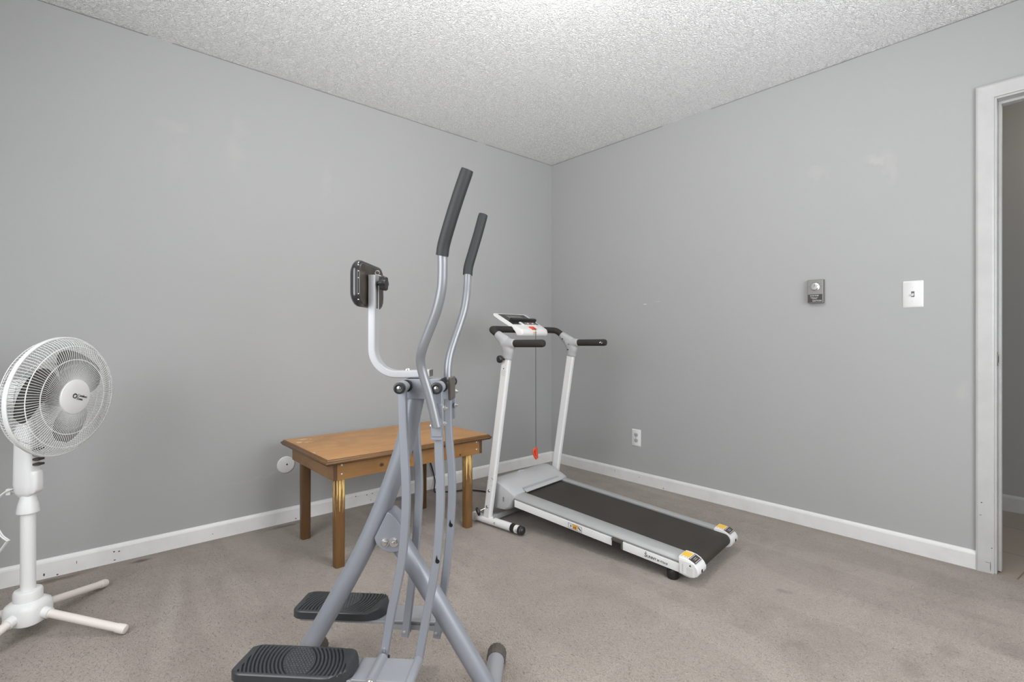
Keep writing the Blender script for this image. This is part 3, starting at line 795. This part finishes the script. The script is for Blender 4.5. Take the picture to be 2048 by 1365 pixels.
# motor hood
prof = [(.000, .080), (.012, .120), (.006, .170), (-.016, .212), (-.040, .233), (-.070, .239), (-.110, .230), (-.150, .214), (-.205, .191), (-.222, .182), (-.222, .170), (-.203, .140), (-.185, .100), (-.150, .078), (-.06, .072)]
pc = Vector((0, -.09, .15))
def hood_ring(x, s_): return [(x, pc.y+(y-pc.y)*s_, pc.z+(z-pc.z)*s_) for y, z in prof]
bm = new(); loft(bm, [hood_ring(x, s_) for x, s_ in ((-.247, .84), (-.2455, .87), (-.240, .91), (-.230, .955), (-.215, .985), (-.198, 1.0), (.198, 1.0), (.215, .985), (.230, .95), (.241, .90), (.247, .82))])
hood = obj('motor_hood', bm, M_greyp, TR, smooth=50)
bm = new(); obox(bm, (0.0, -.226, .1865), ((1, 0, 0), (0, 1, .42), (0, -.42, 1)), (.166, .012, .0030)); obj('hood_lip', bm, M_greyp, hood, bevel=.002)
bm = new(); obox(bm, (0.0, -.213, .1925), ((1, 0, 0), (0, 1, .42), (0, -.42, 1)), (.160, .013, .0016)); obj('vent_strip', bm, M_inkgrey, hood, bevel=.0005)
bm = new(); lathe(bm, [(.028, 0), (.028, .003), (.024, .004), (.023, .0025), (.001, .0025)], (-.02, -.078, .2345), (0, -.18, 1), 32)
for v_ in bm.verts: v_.co.x = -.02+(v_.co.x+.02)*1.25; v_.co.y = -.078+(v_.co.y+.078)*.7
obj('oval_badge', bm, M_greyp, hood)
bm = new()
for yy in (-.142, -.136): box(bm, -.2482, -.2468, yy-.0008, yy+.0008, .130, .152)
box(bm, -.2482, -.2468, -.142, -.136, .151, .1535)
obj('vent_slot', bm, M_ink, hood, smooth=0)
# deck
bm = new(); box(bm, -.172, .172, -1.15, -.16, .100, .138); obj('deck_board', incl(bm), M_dark, TR)
bm = new(); YR = -1.165; rb, ri = .0255, .0225; zb = .118
bp = [(-.15, zb+rb), (YR, zb+rb)] + [(YR-rb*math.sin(q), zb+rb*math.cos(q)) for q in [PI*i/14 for i in range(1, 14)]] + [(YR, zb-rb), (-.15, zb-rb), (-.15, zb-ri), (YR, zb-ri)] + [(YR-ri*math.sin(q), zb+ri*math.cos(q)) for q in [PI*i/14 for i in range(13, 0, -1)]] + [(YR, zb+ri), (-.15, zb+ri)]
prism(bm, bp, (-.163, 0, 0), (0, 1, 0), (0, 0, 1), (1, 0, 0), .326); obj('running_belt', incl(bm), M_belt, TR, smooth=30)
bm = new(); cyl(bm, (-.168, YR, zb), (.168, YR, zb), .0215, 24); obj('rear_roller', incl(bm), M_black, TR)
for s_ in (-1, 1):
    pr_ = [(.167, .138), (.167, .1490), (.170, .1505), (.200, .1505), (.218, .1475), (.232, .140), (.239, .131), (.238, .1245), (.230, .1215), (.230, .112), (.200, .108), (.172, .120)]
    bm = new(); loft(bm, [[(s_*a, -.195, b) for a, b in pr_], [(s_*a, -1.125, b) for a, b in pr_]]); rl = obj('foot_rail', incl(bm), M_alu, TR, smooth=40)
    pk = [(.232, .087), (.2390, .0850), (.2410, .0855), (.2415, .1190), (.2400, .1215), (.232, .1215)]
    for ya, yb in ((-.213, -.802), (-.857, -1.125)):
        bm = new(); loft(bm, [[(s_*a, ya, b) for a, b in pk], [(s_*a, yb, b) for a, b in pk]]); obj('side_skirt', incl(bm), M_powder, TR, smooth=40)
    bm = new(); box(bm, min(s_*.225, s_*.2445), max(s_*.225, s_*.2445), -.857, -.802, .086, .1225); rc_ = obj('rail_clip', incl(bm), M_dark, TR, bevel=.0015)
    bm = new(); box(bm, min(s_*.240, s_*.248), max(s_*.240, s_*.248), -.857, -.802, .113, .1235); box(bm, min(s_*.240, s_*.248), max(s_*.240, s_*.248), -.857, -.850, .088, .113); obj('clip_flange', incl(bm), M_cap, rc_, bevel=.001)
    # rear end cap
    cp = [(-1.116, .0835), (-1.116, .1525), (-1.140, .1535), (-1.160, .1515), (-1.178, .1450), (-1.192, .1330), (-1.200, .119), (-1.200, .106), (-1.193, .094), (-1.180, .085), (-1.165, .080), (-1.145, .0795)]
    bm = new(); xi, xo = s_*.163, s_*.246
    loft(bm, [[(xi, y, z) for y, z in cp], [(xo-s_*.006, y, z) for y, z in cp], [(xo-s_*.002, -1.16+(y+1.16)*.97, .117+(z-.117)*.95) for y, z in cp], [(xo, -1.16+(y+1.16)*.93, .117+(z-.117)*.88) for y, z in cp]])
    ec = obj('rear_end_cap', incl(bm), M_white, TR, smooth=40)
    a_, b_ = (s_*.176, s_*.238); a_, b_ = min(a_, b_), max(a_, b_)
    bm = new(); box(bm, a_, b_, -1.156, -1.1165, .1532, .1541); wl = obj('warning_label', incl(bm), M_sticker, ec)
    oa, ob = (-.224, -.177) if s_ < 0 else (.188, .236)
    bm = new(); box(bm, oa, ob, -1.153, -1.1185, .1540, .1546); obj('orange_panel', incl(bm), M_yellow, wl, smooth=0)
    bm = new()
    for yy, ln in ((-1.124, .008), (-1.138, .005), (-1.148, .006)):
        xx = -.231 if s_ < 0 else .182
        box(bm, xx-.002, xx+.002, yy-ln/2, yy+ln/2, .1540, .1544)
    obj('label_print', incl(bm), M_inkgrey, wl, smooth=0)
    nv = Vector((0, -.36, .93)); tv = Vector((0, .93, .36)); cc_ = Vector((s_*.207, -1.1715, .1488))
    bm = new(); obox(bm, cc_+nv*.0006, ((1, 0, 0), tv, nv), (.031, .0155, .0010)); dl = obj('dark_label', incl(bm), M_stickerd, ec, smooth=0)
    bm = new()
    for yy in (-.0120, .0120): obox(bm, cc_+tv*yy+nv*.0018, ((1, 0, 0), tv, nv), (.029, .0008, .0003))
    for yy in (-.003, .003): obox(bm, cc_+tv*yy+nv*.0018, ((1, 0, 0), tv, nv), (.013, .0006, .0003))
    obj('label_print', incl(bm), M_inkgrey if s_ > 5 else M_sticker, dl, smooth=0)
    bm = new(); obox(bm, (s_*.209, -1.1990, .112), ((1, 0, 0), (0, 1, 0), (0, 0, 1)), (.005, .003, .006)); obj('adjuster_hole', incl(bm), M_hole, ec, bevel=.001)
    # rear foot
    bm = new(); lathe(bm, [(.021, -.001), (.0245, .006), (.0245, .034), (.021, .040), (.010, .042)], (s_*.212, -1.078, 0.0), (0, 0, 1), 32); obj('rear_foot', bm, M_black, TR)
    bm = new(); cyl(bm, (s_*.212, -1.078, .044), (s_*.212, -1.078, .062), .011, 12); obj('foot_stem', bm, M_steel, TR)
# print on the near end cap and skirt
SK = -.2418
def inz(y, z): return z + .031 + SLOPE*(y+.2)
AXR = Vector((0, -1, -SLOPE)).normalized()
def sidem(y, z, x=SK): return basis((x, y, inz(y, z)), AXR, (0, 0, 1))
bm = new(); obox(bm, (-.2463, -1.153, .116), ((1, 0, 0), (0, 1, 0), (0, 0, 1)), (.0005, .030, .026)); es = obj('instruction_sticker', incl(bm), M_sticker, TR, smooth=0)
bm = new(); prism(bm, [(-.005, 0), (.005, 0), (0, .009)], (-.2470, -1.166, .128), (0, 1, 0), (0, 0, 1), (1, 0, 0), .0002); obj('warning_mark', incl(bm), M_ink, es, smooth=0)
bm = new()
for i in range(6): box(bm, -.2471, -.2469, -1.178+.002*(i % 2), -1.150, .094+.005*i, .0949+.005*i)
for i in range(5): box(bm, -.2471, -.2469, -1.138, -1.130, .095+.007*i, .0962+.007*i)
box(bm, -.2471, -.2469, -1.1345, -1.1337, .095, .134)
obj('printed_lines', incl(bm), M_inkgrey, es, smooth=0)
text('lettering', 'S', .026, M_ink, TR, sidem(-.962, .1035), label='black brand lettering')
text('lettering', 'UNNY', .0155, M_ink, TR, sidem(-.974, .1010), spacing=.95)
text('lettering', 'SF-T7610', .0118, M_ink, TR, sidem(-1.020, .1000), spacing=1.05)
bm = new(); cyl(bm, (SK-.0004, -.969, inz(-.969, .1175)), (SK+.0004, -.969, inz(-.969, .1175)), .0018, 10); obj('logo_dot', bm, M_ink, TR)
bm = new(); box(bm, SK-.0006, SK+.0002, -.640, -.562, .0905, .1165); sk2 = obj('warning_sticker', incl(bm), M_sticker, TR, smooth=0)
bm = new(); box(bm, SK-.0010, SK-.0005, -.613, -.588, .093, .114); obj('orange_panel', incl(bm), M_orange, sk2, smooth=0)
bm = new(); zz = -.004
box(bm, SK-.0012, SK-.0009, -.579, -.574, .101+zz, .112+zz); box(bm, SK-.0012, SK-.0009, -.606, -.602, .099+zz, .112+zz); box(bm, SK-.0012, SK-.0009, -.597, -.593, .099+zz, .109+zz)
obox(bm, (SK-.0011, -.626, .107+zz), ((1, 0, 0), (0, .8, .6), (0, -.6, .8)), (.0002, .010, .0025))
for (a, b, c_, d_) in ((-.640, -.562, .0945, .0955), (-.640, -.562, .1185, .1195), (-.640, -.6385, .0945, .1195), (-.5635, -.562, .0945, .1195), (-.587, -.586, .0945, .1195), (-.615, -.614, .0945, .1195)):
    box(bm, SK-.0012, SK-.0009, a, b, c_+zz, d_+zz)
obj('pictograms', incl(bm), M_ink, sk2, smooth=0)
# console
CXL, CXR = -.140, .135
cprof = [(-.148, 1.029), (-.154, 1.036), (-.155, 1.048), (-.149, 1.064), (-.124, 1.078), (.032, 1.160), (.039, 1.160), (.038, 1.150), (-.010, 1.118), (-.075, 1.080), (-.105, 1.060), (-.118, 1.042), (-.124, 1.029)]
cpc = Vector((0, -.06, 1.09)); bm = new(); rings = []
for x, s_ in ((CXL, .92), (CXL+.004, .98), (CXL+.012, 1.0), (CXR-.012, 1.0), (CXR-.004, .98), (CXR, .92)):
    rings.append([(x+((.030*(-y-.0)/.15+.002) if x < 0 else (.012*(y+.10)/.14)), cpc.y+(y-cpc.y)*s_, cpc.z+(z-cpc.z)*s_) for y, z in cprof])
loft(bm, rings); con = obj('console', bm, M_white, TR, smooth=40)
ca = Vector((0, .156, .082)).normalized(); cn = Vector((1, 0, 0)).cross(ca).normalized()
c0 = Vector((0, -.124, 1.078)); CL = Vector((0, .156, .082)).length
def onc(x, u, h=0): return c0+Vector((x, 0, 0))+ca*u+cn*h
xm = (CXL+CXR)/2
bm = new(); obox(bm, onc(xm, CL*.56, .0002), ((1, 0, 0), ca, cn), (.116, .066, .0012)); obj('screen_panel', bm, M_screen, con, bevel=.0006)
bm = new(); obox(bm, onc(xm-.005, CL*.70, .002), ((1, 0, 0), ca, cn), (.066, .022, .001)); obj('display', bm, M_screeng, con, bevel=.0006)
bm = new(); obox(bm, onc(xm+.012, CL*.42, .010), ((1, 0, 0), ca, cn), (.112, .009, .010)); obj('book_ledge', bm, M_black, con, bevel=.003)
bm = new(); obox(bm, onc(xm+.018, CL*.20, .003), ((1, 0, 0), ca, cn), (.062, .021, .0045)); kp = obj('button_panel', bm, M_white, con, bevel=.003)
bm = new(); obox(bm, onc(xm+.020, CL*.20, .0078), ((1, 0, 0), ca, cn), (.052, .016, .0006)); obj('keypad', bm, M_screen, kp, bevel=.0004)
for i, (dx_, mm) in enumerate(((-.030, M_inkgrey), (-.01, M_sticker), (.012, M_red), (.033, M_sticker))):
    bm = new(); obox(bm, onc(xm+.020+dx_, CL*.18, .0088), ((1, 0, 0), ca, cn), (.007, .005, .0008)); obj('button', bm, mm, kp, bevel=.0006)
KX = .006
bm = new(); obox(bm, (KX-.002, -.1385, 1.0725), ((1, 0, 0), (0, 1, .55), (0, -.55, 1)), (.021, .015, .004)); kk = obj('safety_key', bm, M_red, TR, bevel=.002)
bm = new(); box(bm, KX-.016, KX+.016, -.1552, -.1525, 1.045, 1.050); obj('orange_panel', bm, M_orange, con, smooth=0)
bm = new()
for i in range(3): box(bm, KX-.016, KX+.016, -.1545, -.1528, 1.034+.0035*i, 1.0353+.0035*i)
obj('printed_lines', bm, M_inkgrey, con, smooth=0)
bm = new(); tube(bm, [(KX, -.140, 1.076), (KX, -.1590, 1.066), (KX, -.1600, 1.04), (KX, -.1600, .70), (KX+.002, -.1600, .385)], .0012, 8); obj('safety_cord', bm, M_dark, kk)
bm = new(); prism(bm, [(-.013, 0), (.010, .005), (.018, -.058), (-.001, -.066)], (KX+.002, -.164, .380), (1, 0, 0), (0, 0, 1), (0, 1, 0), .009); cw = obj('cord_clip', bm, M_red, kk, bevel=.0015)
bm = new(); tube(bm, catmull([(KX-.006, -.160, .377), (KX-.022, -.160, .370), (KX-.016, -.160, .345), (KX, -.160, .322)], 5), .006, 10); obj('clip_lever', bm, M_red, kk)

# ------------------------------------------------------------------ air walker
AW = thing('air_walker', (-2.343, -1.621, 0), math.radians(-45.39), 'silver air walker with black foam handles and ribbed black foot pedals', 'exercise machine')
def P3(x, z, y=0): return Vector((x, y, z))
# long rear tube, curved
bm = new(); tube(bm, catmull([P3(-.272, .035), P3(-.208, .152), P3(-.135, .278), P3(-.062, .409), P3(-.006, .530), P3(.036, .638), P3(.067, .735), P3(.094, .856)], 6), .0255, 28); obj('rear_frame_tube', bm, M_silver, AW)
bm = new(); g = catmull([P3(.020, .486), P3(.060, .436), P3(.132, .326), P3(.207, .204), P3(.285, .075), P3(.300, .045)], 6); tube(bm, g, [.0285-.0045*i/(len(g)-1) for i in range(len(g))], 28); obj('front_frame_tube', bm, M_silver, AW)
for x, nm in ((-.274, 'rear_stabiliser'), (.300, 'front_stabiliser')):
    bm = new(); cyl(bm, (x, -.19, .029), (x, .19, .029), .0255, 28); sb = obj(nm, bm, M_silver2, AW)
    for s_ in (-1, 1):
        bm = new(); rings = []; n = 64
        for y, r in ((.165, .0268), (.170, .0290), (.205, .0290), (.213, .026), (.216, .012)):
            rings.append([(x+(r+(.0006 if i % 4 < 2 else -.0006)*(r > .02))*math.cos(2*PI*i/n), s_*y, .029+(r+(.0006 if i % 4 < 2 else -.0006)*(r > .02))*math.sin(2*PI*i/n)) for i in range(n)])
        loft(bm, rings); obj('end_cap', bm, M_cap, sb, smooth=50)
# hinge bracket where the two tubes meet
bm = new(); prism(bm, [(-.012, .472), (-.006, .456), (.010, .441), (.030, .434), (.052, .436), (.068, .450), (.074, .470), (.066, .502), (.047, .528), (.034, .541), (.024, .544)], (0, -.0315, 0), (1, 0, 0), (0, 0, 1), (0, 1, 0), .063); hg = obj('hinge_bracket', bm, M_silver, AW, bevel=.003, seg=3)
for s_ in (-1, 1):
    bm = new(); bolt(bm, (.018, s_*.0315, .462), (0, s_, 0), .0095, .010, 20); obj('bolt', bm, M_steel, hg)
    bm = new(); hexnut(bm, (.043, s_*.0315, .464), (0, s_, 0), .010, .007); obj('nut', bm, M_steel, hg)
bm = new(); tube(bm, [(.018, -.027, .462), (.018, .027, .462)], .006, 10); obj('hinge_pin', bm, M_steel, AW)
# head box
bm = new(); prism(bm, rrect(.124, .054, .003), (.130, -.027, .878), (1, 0, 0), (0, 0, 1), (0, 1, 0), .054); hbx = obj('head_box', bm, M_silver, AW, bevel=.001)
bm = new(); obox(bm, (.1955, 0, .879), ((1, 0, 0), (0, 1, 0), (0, 0, 1)), (.0045, .029, .031)); obj('end_cap', bm, M_cap, hbx, bevel=.003)
bm = new(); obox(bm, (.181, -.029, .903), ((1, .0, .4), (0, 1, 0), (-.4, 0, 1)), (.008, .004, .007)); obj('rubber_stop', bm, M_black, hbx, bevel=.002)
bm = new(); cyl(bm, (.178, -.0275, .886), (.178, -.0268, .886), .0018, 8); obj('screw_hole', bm, M_hole, hbx)
# swing axles
for x in (.080, .176):
    bm = new(); cyl(bm, (x, -.100, .888), (x, .100, .888), .0115, 20); axl = obj('swing_axle', bm, M_silver2, AW)
    for s_ in (-1, 1):
        bm = new(); lathe(bm, [(.0148, .100), (.0151, .108), (.0138, .112), (.0104, .113), (.0096, .110), (.004, .109)], (x, 0, .888), (0, s_, 0), 28); ecp = obj('axle_cap', bm, M_black, axl)
        bm = new(); bolt(bm, (x, s_*.1095, .888), (0, s_, 0), .0042, .004); obj('bolt', bm, M_steel, ecp)
        bm = new(); lathe(bm, [(.0165, .036), (.0165, .046)], (x, 0, .888), (0, s_, 0), 24); obj('axle_bush', bm, M_black, axl)
# swing arms (flat oblong tube, bowed forward)
SEC = rrect(.0215, .020, .003, 3)
arms = {(-1, 'r'): [(.077, .878), (.079, .80), (.082, .722), (.0865, .640), (.0865, .56), (.078, .45), (.064, .37), (.047, .29), (.028, .180)],
        (-1, 'f'): [(.174, .878), (.174, .80), (.1745, .722), (.1780, .640), (.1775, .56), (.170, .45), (.157, .37), (.142, .29), (.121, .175)],
        (1, 'r'): [(.079, .878), (.078, .80), (.079, .722), (.085, .640), (.086, .56), (.080, .45), (.072, .37), (.061, .27), (.046, .153)],
        (1, 'f'): [(.172, .878), (.172, .80), (.175, .722), (.1815, .640), (.183, .56), (.177, .45), (.169, .37), (.156, .27), (.139, .153)]}
yarm = .068
for (s_, w_), pts in arms.items():
    bm = new(); sweep(bm, catmull([(x, s_*yarm, z) for x, z in pts], 6), SEC, (0, 1, 0)); ar = wn(obj('swing_arm', bm, M_silver, AW))
    if w_ == 'f':
        hp = (.1725, .436) if s_ < 0 else (.1815, .480)
        bm = new(); yy = -yarm-.0102 if s_ < 0 else yarm-.0102
        lathe(bm, [(.0055, 0), (.0055, .0006)], (hp[0], yy, hp[1]), (0, -1, 0), 16)
        prism(bm, [(-.0045, .002), (-.001, .016), (.002, .004)], (hp[0]-.001, yy, hp[1]), (1, 0, 0), (0, 0, 1), (0, -1, 0), .0006)
        obj('adjustment_hole', bm, M_hole, ar, smooth=0)
    # pivot sleeve at the top
    bm = new(); lathe(bm, [(.0155, -.012), (.0155, .020)], (pts[0][0], s_*yarm, .888), (0, s_, 0), 24); obj('pivot_sleeve', bm, M_silver2, ar)
    if s_ > 0:
        bm = new(); bolt(bm, (pts[-1][0], s_*yarm-.0102, pts[-1][1]+.014), (0, -1, 0), .005, .003); obj('bolt', bm, M_silver2, ar)
# handles with foam grips
lower = {-1: [(.1775, .790, .106), (.160, .865, .108), (.1415, .930, .112), (.1385, .962, .120), (.148, .992, .135), (.170, .040+1.0, .150), (.190, 1.085, .163), (.2035, 1.135, .173), (.2075, 1.180, .180), (.2085, 1.222, .187)],
         1: [(.166, .825, .106), (.163, .880, .109), (.162, .925, .113), (.166, .965, .122), (.177, 1.010, .135), (.190, 1.055, .150), (.202, 1.100, .160), (.208, 1.145, .170), (.2095, 1.185, .180), (.210, 1.225, .187)]}
grip = {-1: [(.2075, 1.212, .186), (.2130, 1.240, .190), (.230, 1.290, .200), (.2500, 1.345, .209), (.2730, 1.405, .217)],
        1: [(.2095, 1.213, .186), (.2120, 1.240, .190), (.2250, 1.292, .200), (.2390, 1.345, .209), (.2545, 1.407, .217)]}
for s_ in (-1, 1):
    bm = new(); tube(bm, catmull([(x, s_*y, z) for x, z, y in lower[s_]], 6), .0120, 24); hn = obj('handle_tube', bm, M_handle, AW)
    bm = new(); g = catmull([(x, s_*y, z) for x, z, y in grip[s_]], 8); tube(bm, g, [.0150]*(len(g)-1)+[.0142], 28); obj('foam_grip', bm, M_rubber, hn)
    # clamp bracket carrying the handle on the arm
    zc = .818 if s_ < 0 else .845; xc = .1735
    bm = new(); prism(bm, rrect(.031, .092, .004), (xc, s_*.0795 if s_ > 0 else -.0935, zc-.018), (1, 0, 0), (0, 0, 1), (0, 1, 0), .014); cl = obj('handle_clamp', bm, M_silver, AW, bevel=.001)
    for dz in (.016, -.024):
        bm = new(); hexnut(bm, (xc+.0155, s_*.078, zc+dz), (1, 0, 0), .0062, .006); obj('nut', bm, M_steel, cl)
    bm = new(); bolt(bm, (xc-.0155, s_*.080, zc-.030), (-1, 0, 0), .007, .005); obj('bolt', bm, M_steel, cl)
    # flattened tail of the handle
    bm = new(); prism(bm, [(-.012, 0), (.013, 0), (.013, .045), (-.006, .060), (-.015, .035)], (xc, s_*.094-.003, zc-.055), (1, 0, 0), (0, 0, 1), (0, 1, 0), .006); obj('handle_foot', bm, M_silver, cl, bevel=.0015)
# pad post
bm = new()
post = [P3(-.0245, 1.190), P3(-.0245, .98)] + [P3(-.0245+.062*(1-math.cos(q)), .975-.066*math.sin(q)+.0) for q in [PI/2*i/10 for i in range(11)]] + [P3(.06, .909+.013), P3(.134, .922)]
post = [P3(-.0245, 1.190), P3(-.0245, .985)] + [P3(.0435-.068*math.cos(q), .985-.068*math.sin(q)) for q in [PI/2*i/10 for i in range(1, 11)]] + [P3(.06, .917), P3(.137, .920)]
sweep(bm, post, rrect(.020, .038, .0035, 3), (0, 1, 0)); pp = wn(obj('pad_post', bm, M_silver3, AW))
bm = new(); obox(bm, (.1375, 0, .920), ((1, 0, 0), (0, 1, 0), (0, 0, 1)), (.0015, .018, .009)); obj('post_plug', bm, M_cap, pp, bevel=.0005)
bm = new(); bolt(bm, (.072, 0, .9275), (0, 0, 1), .008, .006); obj('bolt', bm, M_steel, pp)
bm = new(); obox(bm, (-.0143, 0, 1.130), ((1, 0, 0), (0, 1, 0), (0, 0, 1)), (.0004, .0035, .032)); obj('adjustment_slot', bm, M_hole, pp, smooth=0)
# knob behind the pad
bm = new(); cyl(bm, (-.016, .0, 1.168), (.004, .0, 1.168), .006, 12)
n = 40; rings = []
for x, r in ((-.006, .010), (-.004, .019), (.008, .0205), (.013, .017), (.014, .004)):
    rings.append([(x, (r+.0018*math.cos(6*2*PI*i/n)*(r > .015))*math.cos(2*PI*i/n), 1.168+(r+.0018*math.cos(6*2*PI*i/n)*(r > .015))*math.sin(2*PI*i/n)) for i in range(n)])
loft(bm, rings); obj('pad_knob', bm, M_black, pp, smooth=50)
bm = new(); tube(bm, [(-.012+.006*math.cos(q), -.006, 1.196+.006*math.sin(q)) for q in [2*PI*i/16 for i in range(16)]], .0018, 8, closed=True); tube(bm, [(-.010, -.006, 1.190), (.004, -.006, 1.184), (.010, -.004, 1.180)], .0025, 8); obj('wire_clip', bm, M_steel, pp)
# chest pad: curved cushion, vinyl in front, board behind
def pad_outline(s_, y): pass
bm = new(); rings = []
pw, ph = .212, .126; zc = 1.163; yp = .024
for x, s_ in ((-.0385, .945), (-.041, .985), (-.046, 1.0), (-.052, .975), (-.058, .91), (-.0635, .80), (-.0675, .62), (-.0695, .40), (-.0702, .1)):
    rings.append([(x, yp+y, zc+z) for y, z in rrect(pw*(s_*.6+.4 if s_ > .3 else s_), ph*s_, .034*s_, 7)])
loft(bm, rings); pad = obj('chest_pad', bm, M_leather, AW, smooth=60)
bm = new(); loft(bm, [[(-.0392, yp+y, zc+z) for y, z in rrect(pw*.93, ph*.90, .030, 6)], [(-.0362, yp+y, zc+z) for y, z in rrect(pw*.90, ph*.86, .028, 6)]]); bk = obj('pad_back', bm, M_padback, pad, smooth=40)
for (y, z) in [(-.098, dz) for dz in (-.045, -.030, .012, .030, .046)] + [(.098, dz) for dz in (-.04, 0, .04)]:
    bm = new(); box(bm, -.0392, -.0372, yp+y-.004, yp+y+.004, zc+z-.0007, zc+z+.0007); obj('staple', bm, M_steel, pad, smooth=0)
# pedals
def pedal(s_):
    # near: s_=-1 ; far: s_=1 ; body lies outside the arms
    yc = s_*.139; x0, x1 = (-.314, -.018) if s_ < 0 else (-.300, -.028); zt = .207 if s_ < 0 else .209
    hw = .061; L = x1-x0
    def half(u):   # half width along the length
        e = hw
        if u < .10: e = hw*(1-.20*(1-u/.10)**2)
        if u > .76: e = hw*max(0, 1-((u-.76)/.24)**2.2*.96)**.5
        return e
    bm = new()
    NU, NV = 330, 120; top = []
    for i in range(NU+1):
        u = i/NU; x = x0+L*u; h = half(u); row = []
        for j in range(NV+1):
            v_ = -1+2*j/NV; y = yc+v_*h
            dx = x-(x0+L*.50); dy_ = v_*h
            inside = (abs(v_)*h < .053) and (.05 < u < .90 - .10*(dy_*-s_)/.06)
            g = 0
            if inside:
                def groove(q, pitch, wdt):      # 0 on the flats, 1 at the bottom of the groove
                    d_ = abs((q % pitch)-pitch/2); return max(0, 1-(d_/wdt)**2)
                sk_ = dx + dy_*.30*(1 if s_ < 0 else -1)
                if (sk_/.036)**2+(dy_/.058)**2 > 1: g = -.0040*groove(math.hypot(abs(sk_)+.030, dy_*.95), .0098, .0022)
                else:
                    row_ = round(dy_/.0078); gx = (sk_+(.0042 if row_ % 2 else 0)) % .0084-.0042; gy = dy_-row_*.0078
                    g = -.0038*max(0, 1-(math.hypot(gx, gy)/.0027)**2)
            edge = min(1, (1-abs(v_))*h/.006); lip = .004*(1-(1-edge)**2)-.004
            toe = .009*max(0, (u-.84)/.16)**.7 if u > .84 else 0
            tip = -.020*max(0, (u-.93)/.07)**2 if u > .93 else 0
            row.append(bm.verts.new((x, y, zt-.003+g+lip+toe+tip)))
        top.append(row)
    for i in range(NU):
        for j in range(NV): bm.faces.new((top[i][j], top[i+1][j], top[i+1][j+1], top[i][j+1]))
    loop = [top[i][0] for i in range(NU+1)]+[top[NU][j] for j in range(1, NV+1)]+[top[i][NV] for i in range(NU-1, -1, -1)]+[top[0][j] for j in range(NV-1, 0, -1)]
    low = [bm.verts.new((v_.co.x, v_.co.y, zt-.027)) for v_ in loop]
    n = len(loop)
    for i in range(n): bm.faces.new((loop[i], loop[(i+1) % n], low[(i+1) % n], low[i]))
    bm.faces.new(low)
    pd = obj('foot_pedal', bm, M_pedal, AW, smooth=30)
    # steel channel under and in front of the pedal
    xa, xb = (-.28, .121) if s_ < 0 else (-.28, .140)
    bm = new(); zpl = .186 if s_ < 0 else .183; ya, yb = (-.176, -.088) if s_ < 0 else (.088, .176)
    bx0 = -.02
    box(bm, xa, xb-.006, ya+.0, yb, zpl-.003, zpl-.012)
    prism(bm, rrect(xb-.006-bx0, .026, .002), ((xb-.006+bx0)/2, ya, zpl-.013), (1, 0, 0), (0, 0, 1), (0, 1, 0), yb-ya)
    br_ = obj('pedal_bracket', bm, M_silver2, AW, bevel=.0012)
    # transverse pivot sleeves tying the bracket to the two arms
    for xs, zz in (((.030, zpl-.004), (.121, zpl-.010)) if s_ < 0 else ((.046, zpl-.022), (.139, zpl-.022))):
        bm = new(); y_in = s_*(yarm-.0); y_out = s_*.178
        if s_ < 0 and xs > .1: cyl(bm, (xs, -.062, zz), (xs, y_out, zz), .0125, 20)
        else: cyl(bm, (xs, s_*.085, zz), (xs, y_out, zz), .0135, 20)
        sl = obj('pivot_sleeve', bm, M_silver2, br_)
        bm = new(); bolt(bm, (xs, y_out, zz), (0, s_, 0), .0075, .006); obj('bolt', bm, M_steel, sl)
    if s_ < 0:
        bm = new(); cyl(bm, (.030, -.080, .168), (.030, -.066, .178), .011, 16, .013); obj('rubber_bush', bm, M_black, br_)
        bm = new(); tube(bm, [(.031, -.083, .178), (.032, -.080, .196), (.031, -.079, .204)], .0026, 8); obj('lock_pin', bm, M_steel, br_)
pedal(-1); pedal(1)
